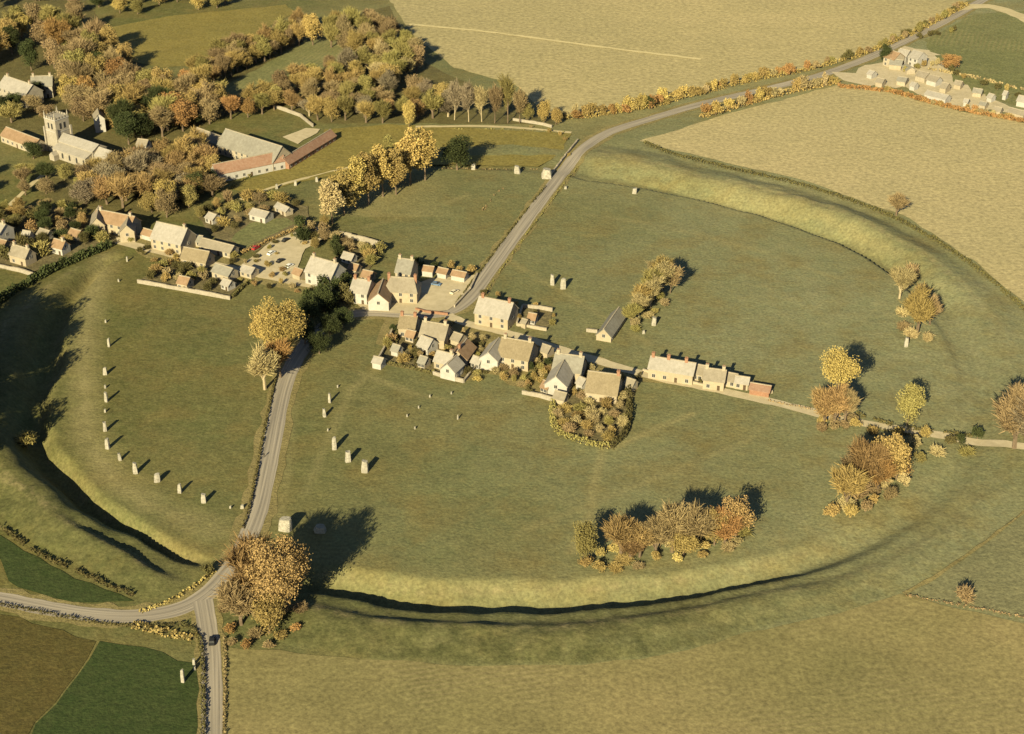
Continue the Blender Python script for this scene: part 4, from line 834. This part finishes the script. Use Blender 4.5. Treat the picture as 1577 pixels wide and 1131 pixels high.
for (x, y, h, r, c, l) in [(984, 488, 9, 3.6, 'pale', 'lowest pale bare tree of the diagonal strip beside the chapel'), (992, 478, 11, 4.0, 'ochre', 'second ochre bare tree up the diagonal strip beside the chapel'), (1002, 474, 13, 4.2, 'pale', 'third bare tree up the diagonal strip beside the chapel'), (1006, 462, 13, 4.2, 'olive', 'fourth olive bare tree up the diagonal strip beside the chapel'), (1018, 458, 14, 4.4, 'pale', 'fifth pale bare tree up the diagonal strip beside the chapel'), (1022, 446, 14, 4.2, 'ochre', 'sixth ochre bare tree up the diagonal strip beside the chapel'), (1032, 452, 12, 4.0, 'brown', 'brown bare tree on the right of the diagonal strip beside the chapel'), (1012, 440, 12, 4.0, 'pale', 'topmost bare tree of the diagonal strip below the leaning stone')]:
    tree(x, y, h, r, 'barepoplar', c, l, 'bare trees by the chapel')
tree(972, 500, 8, 3.4, 'bare', 'olive', 'low thin tree at the end of the chapel', 'bare trees by the chapel')
tree(1000, 168, 8, 3.4, 'bush', 'dark', 'dark little tree among the pale bushes on the far road')
tree(1463, 108, 9, 6.0, 'leafy', 'orange', 'round orange tree near the far farm')
tree(1362, 100, 12, 4.0, 'leafy', 'dark', 'dark tree at the left of the far farm')
for (x, y, h, r, c, l) in [(-60, 585, 33, 9, 'brown', 'tree beyond the left edge by the hedge'), (-85, 640, 34, 10, 'brown', 'tall tree beyond the left edge above the ditch'), (-95, 700, 34, 10, 'brown', 'tall tree beyond the left edge beside the ditch'), (-70, 745, 30, 9, 'ochre', 'tree beyond the left edge below the ditch'), (-110, 600, 34, 10, 'brown', 'tree farther beyond the left edge'), (-130, 670, 33, 10, 'brown', 'second tree farther beyond the left edge'), (-45, 545, 26, 7, 'brown', 'tree beyond the left edge below the white wall'), (-58, 615, 31, 9, 'brown', 'tree beyond the left edge between hedge and ditch'), (-62, 665, 32, 9, 'brown', 'tree beyond the left edge at the ditch brow'), (-100, 560, 33, 9, 'brown', 'tree beyond the left edge behind the hedge')]:
    tree(x, y, h, r, 'leafy', c, l, 'trees on the left bank')
tree(42, 690, 6, 3.6, 'barebush', 'olive', 'lone dry bush in the shaded left ditch')
tree(322, 885, 4, 2.2, 'bush', 'hedge', 'small dark bush on the bank end beside the road bend')
tree(704, 262, 18, 8.0, 'leafy', 'dark', 'dark round tree shape added for a cast shadow at the right end of the yellow row')  # added tree, stands in for the shadow cast by the yellow row
tree(300, 195, 9, 4.0, 'leafy', 'dark', 'dark green yew beside the farm wall')
tree(52, 245, 10, 5.0, 'leafy', 'dark', 'dark green yew left of the church')
tree(60, 152, 10, 4, 'leafy', 'dark', 'dark tree between the manor wings')
tree(482, 70, 20, 6.5, 'leafy', 'gold', 'brightest golden tree at the end of the double tree line')
# --- garden thickets
rnd = random.Random(5)
def inside(p, poly):
    x, y = p; c = False; j = len(poly) - 1
    for i in range(len(poly)):
        xi, yi = poly[i]; xj, yj = poly[j]
        if (yi > y) != (yj > y) and x < (xj - xi) * (y - yi) / (yj - yi) + xi: c = not c
        j = i
    return c
BLD = [(o.location.x, o.location.y, max(6.0, max((abs(c[0]) for ch in o.children for c in ch.bound_box), default=6))) for o in C.objects if o.get('category') in ('house', 'barn', 'shed', 'church', 'chapel', 'farm building')]
def poisson(poly, n, dmin, z=0.0, avoid=.75):
    xs_ = [p[0] for p in poly]; ys_ = [p[1] for p in poly]; out = []
    for _ in range(n * 60):
        if len(out) >= n: break
        q = (rnd.uniform(min(xs_), max(xs_)), rnd.uniform(min(ys_), max(ys_)))
        if not inside(q, poly): continue
        w = ray(q[0], q[1], z)
        if any((w[0] - a) ** 2 + (w[1] - b) ** 2 < dmin ** 2 for a, b in out): continue
        if any((w[0] - a) ** 2 + (w[1] - b) ** 2 < (c * avoid + 2) ** 2 for a, b, c in BLD): continue
        out.append(w)
    return out
def scatter(poly, n, dmin, kinds, cols, hr, rr, label, group, z=0.0, avoid=.75):
    for w in poisson(poly, n, dmin, z, avoid):
        c = rnd.choice(cols); k = rnd.choice(kinds); h = rnd.uniform(*hr); r = rnd.uniform(*rr); k = k
        word = {'ochre': 'ochre', 'gold': 'golden', 'orange': 'orange', 'brown': 'brown', 'pale': 'pale straw-coloured', 'dark': 'dark green', 'olive': 'olive green', 'grey': 'greyish', 'russet': 'russet', 'hedge': 'dark', 'drygrass': 'straw-coloured'}[c]
        st = 'bare' if k.startswith('bare') else 'leafy'
        f = (h - hr[0]) / (hr[1] - hr[0]); sz = 'low' if f < .33 else ('tall' if f > .67 else 'mid-height')
        xx = [ray(*q)[0] for q in poly]; u = (w[0] - min(xx)) / (max(xx) - min(xx)); pos = 'left part' if u < .33 else ('right part' if u > .67 else 'middle')
        tree(0, 0, h, r, k, c, '%s %s %s %s, %s' % (sz, word, st, label, pos), group, world=w)
scatter([(855, 620), (965, 605), (965, 665), (935, 688), (858, 665)], 24, 4.2, ['barebush', 'barebush', 'bush'], ['ochre', 'pale', 'pale', 'olive', 'brown'], (2.2, 4.5), (1.6, 2.6), 'shrub in the overgrown walled garden', 'shrubs in the overgrown garden')
scatter([(590, 550), (604, 514), (650, 512), (700, 560), (668, 572)], 16, 4.5, ['bush', 'barebush'], ['ochre', 'hedge', 'olive', 'russet'], (2.2, 4.5), (1.6, 2.6), 'shrub in the cottage gardens below the road', 'shrubs in the cottage gardens')
scatter([(722, 560), (760, 540), (735, 590), (718, 588)], 5, 4, ['bush'], ['gold', 'olive'], (2, 3.5), (1.6, 2.4), 'shrub by the wall beside the gabled cottage', 'shrubs by the gabled cottage')
scatter([(225, 432), (260, 408), (365, 430), (352, 454)], 22, 4.5, ['bush', 'barebush'], ['ochre', 'olive', 'hedge', 'russet', 'pale'], (2.2, 4.5), (1.6, 2.8), 'shrub in the left garden plot', 'shrubs in the left garden plot')
scatter([(-20, 330), (100, 322), (175, 345), (172, 372), (90, 398), (40, 410), (-20, 400)], 42, 5.5, ['bush', 'barebush', 'leafy', 'bare'], ['ochre', 'brown', 'russet', 'hedge', 'olive', 'dark'], (3.5, 8), (2.4, 4), 'growth among the cottages at the left edge', 'growth among the left cottages')
scatter([(300, 330), (330, 318), (420, 300), (470, 318), (390, 345), (330, 366)], 20, 5.5, ['bush', 'barebush', 'leafy'], ['ochre', 'brown', 'olive', 'hedge'], (3, 6.5), (2, 3.5), 'growth around the lawn above the street', 'growth around the lawn')
scatter([(455, 350), (500, 345), (525, 375), (590, 388), (560, 430), (525, 430), (520, 390), (470, 385)], 22, 4.8, ['bush', 'barebush', 'leafy'], ['ochre', 'hedge', 'olive', 'brown', 'dark', 'pale'], (3, 7), (2, 3.4), 'growth behind the pale house near the inn', 'growth behind the inn')
scatter([(465, 475), (500, 450), (545, 462), (535, 478), (490, 492)], 9, 5, ['leafy', 'bush'], ['dark', 'dark', 'hedge'], (5, 9), (3, 4.4), 'growth with painted-in shade in the dark clump behind the golden tree', 'dark clump behind the golden tree')  # thicket leaves coloured dark to paint the golden tree's shadow on them
scatter([(525, 430), (545, 440), (545, 470), (500, 475), (520, 445)], 6, 5, ['bush', 'leafy'], ['dark', 'hedge', 'brown'], (4, 8), (2.6, 4), 'growth in shade left of the white inn house', 'growth left of the inn')
scatter([(800, 590), (850, 570), (850, 600), (815, 608)], 8, 3.6, ['bush', 'barebush'], ['ochre', 'russet', 'hedge'], (1.8, 3.4), (1.4, 2.2), 'shrub in front of the L-shaped house', 'shrubs by the L-shaped house')
scatter([(640, 405), (735, 420), (720, 430), (645, 425)], 7, 4, ['bush'], ['dark', 'hedge', 'ochre'], (2, 4), (1.5, 2.4), 'shrub along the back of the inn yard', 'shrubs by the inn yard')
scatter([(1105, 592), (1130, 585), (1190, 596), (1185, 604), (1120, 598)], 6, 3.5, ['bush', 'barebush'], ['ochre', 'russet'], (1.5, 2.6), (1.2, 2), 'shrub in the allotment at the right end of the street', 'shrubs in the allotment')
scatter([(1340, 660), (1480, 675), (1500, 700), (1400, 720), (1330, 700)], 14, 6, ['barebush', 'bush'], ['olive', 'pale', 'hedge', 'ochre'], (2, 4), (1.8, 3), 'scrub below the right lane', 'scrub below the right lane')
scatter([(1380, 470), (1420, 440), (1450, 500), (1420, 540), (1390, 520)], 8, 5, ['barebush'], ['pale', 'brown'], (2.5, 4.5), (2, 3), 'scrub under the pale trees on the upper right bank', 'scrub on the upper right bank')
scatter([(340, 940), (470, 940), (480, 985), (400, 1005), (345, 1000)], 14, 4.5, ['barebush', 'bush'], ['ochre', 'brown', 'orange'], (1.5, 3.2), (1.6, 2.6), 'scrub at the foot of the junction clump', 'scrub under the junction clump')
for a, l in (((745, 528, 724, 562), 'dark hedge between the gabled cottage and the broad thatched house'), ((836, 540, 812, 602), 'dark hedge between the broad thatched house and the L-shaped house'), ((906, 566, 893, 604), 'dark hedge between the L-shaped house and the steep thatched cottage'), ((986, 578, 962, 606), 'dark hedge right of the steep thatched cottage'), ((700, 500, 664, 516), 'short dark hedge behind the tan-roofed cottage'), ((615, 508, 604, 545), 'dark hedge inside the left of the cottage gardens'), ((640, 512, 640, 566), 'dark hedge down the middle of the cottage gardens'), ((1072, 580, 1078, 592), 'short hedge between the white row and the cream cottage')):
    hedge([a[:2], ((a[0] + a[2]) / 2 + 2, (a[1] + a[3]) / 2), a[2:]], l, 1.3, 1.7, 'hedge', 9, .42)
scatter([(600, 505), (700, 510), (760, 530), (860, 555), (985, 590), (965, 612), (850, 612), (740, 578), (660, 575)], 60, 3.4, ['bush', 'barebush'], ['ochre', 'olive', 'hedge', 'pale', 'brown', 'dark'], (1.3, 3.4), (.9, 2.0), 'shrub among the cottages below the street', 'shrubs among the cottages below the street', avoid=.62)
scatter([(170, 352), (330, 370), (470, 425), (560, 440), (540, 475), (380, 440), (220, 400)], 34, 3.6, ['bush', 'barebush'], ['ochre', 'olive', 'hedge', 'pale', 'russet'], (1.3, 3.4), (.9, 2.0), 'shrub along the left part of the street', 'shrubs along the left street', avoid=.62)
scatter([(385, 398), (420, 374), (470, 354), (500, 352), (470, 386), (455, 428), (400, 428)], 9, 5.5, ['bush', 'barebush'], ['ochre', 'olive', 'hedge'], (1.2, 2.6), (.9, 1.8), 'shrub scattered over the car park ground', 'shrubs on the car park ground', avoid=.62)
scatter([(735, 452), (800, 462), (860, 478), (850, 512), (800, 512), (725, 492)], 12, 3.4, ['bush', 'barebush'], ['ochre', 'olive', 'hedge'], (1.2, 2.8), (.9, 1.6), 'shrub around the cream house at the bend', 'shrubs around the cream house', avoid=.62)
scatter([(880, 868), (930, 850), (1140, 812), (1170, 822), (1120, 850), (1000, 876), (900, 885)], 34, 4.5, ['barebush', 'bush'], ['pale', 'olive', 'ochre', 'drygrass'], (1.6, 4.2), (1.8, 3.0), 'scrub under the tree row on the lower bank', 'scrub under the lower bank trees')
scatter([(1275, 800), (1300, 770), (1370, 735), (1395, 745), (1360, 780), (1300, 805)], 16, 4.5, ['barebush', 'bush'], ['pale', 'ochre', 'brown'], (2, 5), (1.8, 3.2), 'scrub under the trees of the right bank', 'scrub under the right bank trees')
scatter([(965, 505), (985, 470), (1020, 445), (1035, 462), (1010, 492), (980, 515)], 9, 3.6, ['barebush'], ['pale', 'olive'], (1.8, 4), (1.6, 2.6), 'scrub under the trees by the chapel', 'scrub by the chapel')
scatter([(1250, 655), (1310, 648), (1325, 662), (1260, 668)], 8, 3.6, ['barebush', 'bush'], ['ochre', 'brown', 'pale'], (1.8, 4), (1.6, 2.6), 'scrub under the tall yellow lane tree', 'scrub under the lane tree')
# --- the wood and the tree lines at the upper left (bases traced on the ground)
WG = 'wood around the church'
mixc = ['ochre', 'ochre', 'brown', 'brown', 'gold', 'brown', 'olive', 'olive', 'orange', 'dark']
scatter([(-60, 50), (60, 40), (130, 50), (190, 100), (230, 150), (200, 165), (120, 150), (90, 135), (85, 110), (0, 112), (-60, 110)], 44, 7.5, ['leafy', 'leafy', 'bare'], mixc, (13, 20), (5.5, 7.8), 'tree in the wood behind the manor house', 'trees behind the manor house')
scatter([(100, 160), (200, 165), (290, 140), (340, 160), (330, 190), (280, 205), (200, 232), (165, 205), (120, 185)], 46, 7.5, ['leafy', 'leafy', 'bare'], mixc, (12, 19), (5.2, 7.4), 'tree in the wood between church and farm', WG)
scatter([(-60, 170), (70, 170), (75, 195), (0, 190), (-60, 200)], 8, 9, ['leafy', 'bare'], ['ochre', 'dark', 'olive', 'brown'], (8, 12), (4, 6), 'tree between the manor house and the church', 'trees below the manor house')
scatter([(130, 290), (215, 265), (300, 235), (325, 275), (300, 300), (265, 345), (225, 322), (170, 320), (120, 318)], 40, 7, ['bare', 'bare', 'leafy'], ['brown', 'russet', 'ochre', 'brown', 'grey'], (10, 15), (4.5, 6.5), 'tree in the thicket right of the church', 'trees in the thicket right of the church')
scatter([(300, 240), (325, 250), (335, 300), (310, 325), (285, 330), (295, 290)], 9, 6.5, ['bare', 'leafy'], ['brown', 'ochre', 'olive', 'dark'], (8, 13), (4, 5.6), 'tree between the thicket and the farm track', 'trees by the farm track')
scatter([(-40, 262), (60, 262), (130, 270), (125, 300), (60, 310), (-40, 300)], 9, 8, ['bare', 'leafy'], ['olive', 'brown', 'dark'], (5, 9), (3, 4.6), 'tree on the churchyard grass below the church', 'trees below the church')
tree(258, 330, 17, 5.5, 'leafy', 'gold', 'golden tree above the big steep-roofed house')
tree(300, 305, 13, 5, 'leafy', 'dark', 'dark green tree right of the golden one behind the street')
scatter([(300, 118), (330, 130), (470, 68), (470, 48), (420, 62)], 44, 5.0, ['leafy', 'bare', 'bare'], ['ochre', 'brown', 'russet', 'brown', 'olive'], (9, 14), (3.6, 5.5), 'tree in the double line beside the upper meadow', 'double tree line by the meadow')
scatter([(500, 60), (600, 40), (640, 90), (660, 120), (600, 140), (560, 110), (510, 75)], 34, 7.5, ['bare', 'leafy', 'bare'], ['olive', 'ochre', 'pale', 'olive', 'brown'], (11, 17), (4, 6), 'tree in the copse at the top beside the stubble', 'trees in the top copse')
scatter([(430, 140), (520, 105), (600, 140), (690, 150), (700, 185), (600, 190), (500, 192), (450, 175)], 48, 7.0, ['bare', 'bare', 'leafy'], ['brown', 'ochre', 'grey', 'olive', 'russet'], (8, 14), (4, 5.8), 'tree in the thin copse behind the farm', 'trees in the copse behind the farm')
scatter([(340, 175), (410, 150), (440, 165), (400, 178), (345, 192)], 10, 8, ['leafy', 'bare'], ['ochre', 'gold', 'olive', 'orange'], (9, 13), (4.5, 6), 'tree just above the grey barn', 'trees above the grey barn')
for i, (x, y, h, c) in enumerate([(700, 185, 19, 'grey'), (722, 188, 20, 'grey'), (742, 188, 18, 'pale'), (762, 190, 19, 'brown'), (782, 190, 24, 'olive'), (800, 190, 17, 'brown')]):
    tree(x, y, h, 4.0, 'barepoplar', c, ORD[i] + ' bare narrow tree from the left in the row along the far stubble', 'bare row along the far stubble')
for i, (x, y, h, c) in enumerate([(812, 188, 11, 'olive'), (838, 190, 13, 'gold'), (856, 192, 9, 'gold'), (630, 196, 14, 'gold')]):
    tree(x, y, h, 3.6, 'leafy', c, ['olive tree at the right end of the bare row', 'taller yellow tree by the road junction beyond the pasture', 'short yellow tree by the road junction beyond the pasture', 'slim yellow tree behind the poplar row'][i])
scatter([(150, 28), (370, 12), (380, -20), (150, -25)], 22, 8, ['leafy'], ['gold', 'olive', 'ochre', 'dark'], (8, 12), (4, 5.5), 'tree in the belt along the top edge', 'trees along the top edge')
scatter([(-40, 40), (130, 20), (130, -40), (-60, -40)], 16, 10, ['leafy', 'bare'], ['brown', 'ochre', 'grey', 'olive'], (9, 14), (4.5, 6.5), 'tree in the top left corner', 'trees in the top left corner')
def row(pix, n, hr, rr, cols, label, group, kinds=('bush',), skip=.08):
    L = densify([Vector(ray(*p)) for p in pix], 1.0)
    for i in range(n):
        if rnd.random() < skip: continue
        p = L[int((i + rnd.uniform(.2, .8)) / n * (len(L) - 1))]
        part = ['near', 'middle', 'far'][min(2, int(3 * i / n))]; hh = rnd.uniform(*hr); sz = 'small' if hh < sum(hr) / 2 else 'taller'
        c = rnd.choice(cols); word = {'gold': 'yellow', 'ochre': 'ochre', 'pale': 'straw-coloured', 'orange': 'orange', 'olive': 'olive', 'brown': 'brown', 'russet': 'russet', 'hedge': 'dark'}[c]
        tree(0, 0, hh, rnd.uniform(*rr), rnd.choice(kinds), c, '%s %s %s, %s third' % (sz, word, label, part), group, world=(p.x + rnd.uniform(-1.5, 1.5), p.y + rnd.uniform(-2, 2)))
row([(868, 184), (930, 178), (1000, 166), (1060, 150), (1150, 126), (1250, 108)], 40, (3.2, 8), (2.0, 4.2), ['gold', 'ochre', 'ochre', 'pale', 'orange'], 'bush in the hedgerow on the upper side of the far road', 'bushes on the upper side of the far road')
row([(1250, 108), (1330, 84), (1400, 56), (1490, 8)], 30, (3.5, 6), (1.8, 3), ['ochre', 'brown', 'olive', 'hedge'], 'bush in the thin far end of the far road hedgerow', 'bushes on the far end of the far road')
row([(1078, 182), (1130, 168), (1190, 150), (1240, 138), (1290, 128)], 26, (3.2, 9), (2.0, 4.4), ['gold', 'ochre', 'pale', 'orange'], 'bush in the hedgerow on the stubble side of the far road', 'bushes on the stubble side of the far road')
row([(1415, 62), (1430, 55), (1480, 50)], 6, (2.5, 4), (1.6, 2.4), ['hedge', 'olive'], 'bush on the green fields above the far farm', 'bushes above the far farm')
row([(1385, 115), (1440, 100), (1480, 120), (1570, 150)], 16, (2.5, 5), (1.6, 2.6), ['ochre', 'olive', 'pale', 'hedge'], 'bush among the far farm sheds', 'bushes among the far farm sheds')
row([(1370, 142), (1450, 165), (1577, 188)], 18, (2, 3.5), (1.8, 3), ['orange', 'ochre', 'pale'], 'scrub bush at the far edge of the right stubble', 'scrub at the far edge of the stubble')
row([(880, 246), (860, 205), (800, 196)], 6, (1.5, 2.5), (1, 1.6), ['ochre', 'pale'], 'bush by the road junction beyond the pasture', 'bushes by the far junction')

# ------------------------------------------------------------------ cars, a walker, a pole
def car(px, py, rz, paint, label, L=4.0, group=None):
    p = at(px, py); root = empty('parked_car' if group else 'car', (p.x, p.y, p.z + .17), rz)
    b = MB(); prof = [(-.5, .28), (-.5, .72), (-.44, .86), (-.22, .90), (.12, .92), (.30, .90), (.47, .80), (.5, .62), (.5, .28)]
    n = len(prof); vs = [(x * L, -.8, z) for x, z in prof] + [(x * L, .8, z) for x, z in prof]
    b.add(vs, [tuple(range(n)), tuple(range(2 * n - 1, n - 1, -1))] + [(i, n + i, n + (i + 1) % n, (i + 1) % n) for i in range(n)]); b.build('body', M['paint_' + paint], root)
    c = MB(); cv = [(-.40, .86), (-.30, 1.30), (.08, 1.32), (.22, .90)]
    vs = [(x * L, -.74 + (.1 if z > 1 else 0), z) for x, z in cv] + [(x * L, .74 - (.1 if z > 1 else 0), z) for x, z in cv]
    c.add(vs, [(0, 1, 2, 3), (7, 6, 5, 4), (0, 4, 5, 1), (2, 6, 7, 3), (1, 5, 6, 2)]); g = c.build('window_glass', M['glass'], root)
    r_ = MB(); r_.box(-.31 * L, .09 * L, -.66, .66, 1.31, 1.40); r_.build('roof', M['paint_' + paint], root)
    for x in (-.31, .31):
        for y in (-.76, .76):
            w = MB(); w.tube((x * L, y - .1, .14), (x * L, y + .1, .14), .31, .31, 12); w.build('wheel', M['tyre'], root)
    tag(root, label, 'car', group)
car(327, 990, R(95), 'black', 'small dark car on the lower road below the junction', 3.8)
car(394, 384, R(60), 'red', 'red car parked at the left edge of the car park', group='cars in the village car park')
for i, (x, y, a, c, l) in enumerate([(418, 392, 60, 'white', 'white car second from the red one in the car park'), (432, 404, 55, 'black', 'black car in the middle of the car park'), (440, 372, 60, 'black', 'dark car at the top of the car park'), (446, 412, 58, 'white', 'white car nearest the pale house')]):
    car(x, y, R(a), c, l, group='cars in the village car park')
car(700, 452, R(50), 'cream', 'cream car in the inn yard near the road', group='cars in the inn yard')
car(672, 440, R(-20), 'blue', 'blue car at the back of the inn yard', group='cars in the inn yard')

def person(px, py):
    p = at(px, py); me = bpy.data.meshes.new('person')
    vs = [(0, 0, .95), (0, 0, 1.2), (0, 0, 1.42), (0, 0, 1.52), (0, .02, 1.63), (0, .02, 1.76), (.1, 0, .9), (.11, .16, .5), (.11, .08, .08), (.11, .22, .05), (-.1, 0, .9), (-.11, -.12, .5), (-.11, -.3, .12), (-.11, -.18, .05), (.19, 0, 1.42), (.24, -.1, 1.15), (.24, .02, .92), (-.19, 0, 1.42), (-.24, .1, 1.15), (-.24, .2, .93)]
    es = [(0, 1), (1, 2), (2, 3), (3, 4), (4, 5), (0, 6), (6, 7), (7, 8), (8, 9), (0, 10), (10, 11), (11, 12), (12, 13), (2, 14), (14, 15), (15, 16), (2, 17), (17, 18), (18, 19)]
    me.from_pydata(vs, es, []); o = bpy.data.objects.new('person', me); C.objects.link(o)
    sk = o.modifiers.new('skin', 'SKIN'); rd = [.17, .16, .17, .07, .10, .09, .1, .075, .055, .045, .1, .075, .055, .045, .075, .055, .045, .075, .055, .045]
    for i, r_ in enumerate(rd): me.skin_vertices[0].data[i].radius = (r_, r_ * .85)
    me.skin_vertices[0].data[0].use_root = True
    o.modifiers.new('sub', 'SUBSURF').levels = 1; me.materials.append(M['cloth'])
    o.location = (p.x, p.y, p.z + .13); tag(o, 'person in dark clothes walking on the main road', 'person')
person(407, 705)
def pole(px, py, h, label):
    p = at(px, py); root = empty('telegraph_pole', (p.x, p.y, p.z)); m_ = MB(); m_.tube((0, 0, -.3), (0, 0, h), .16, .11, 7); m_.build('post', M['pale_bark'], root)
    a = MB(); a.box(-.9, .9, -.06, .06, h - .7, h - .55); a.build('crossarm', M['wood'], root); tag(root, label, 'pole')
pole(695, 150, 9, 'pale tall pole among the bare trees beyond the pasture')
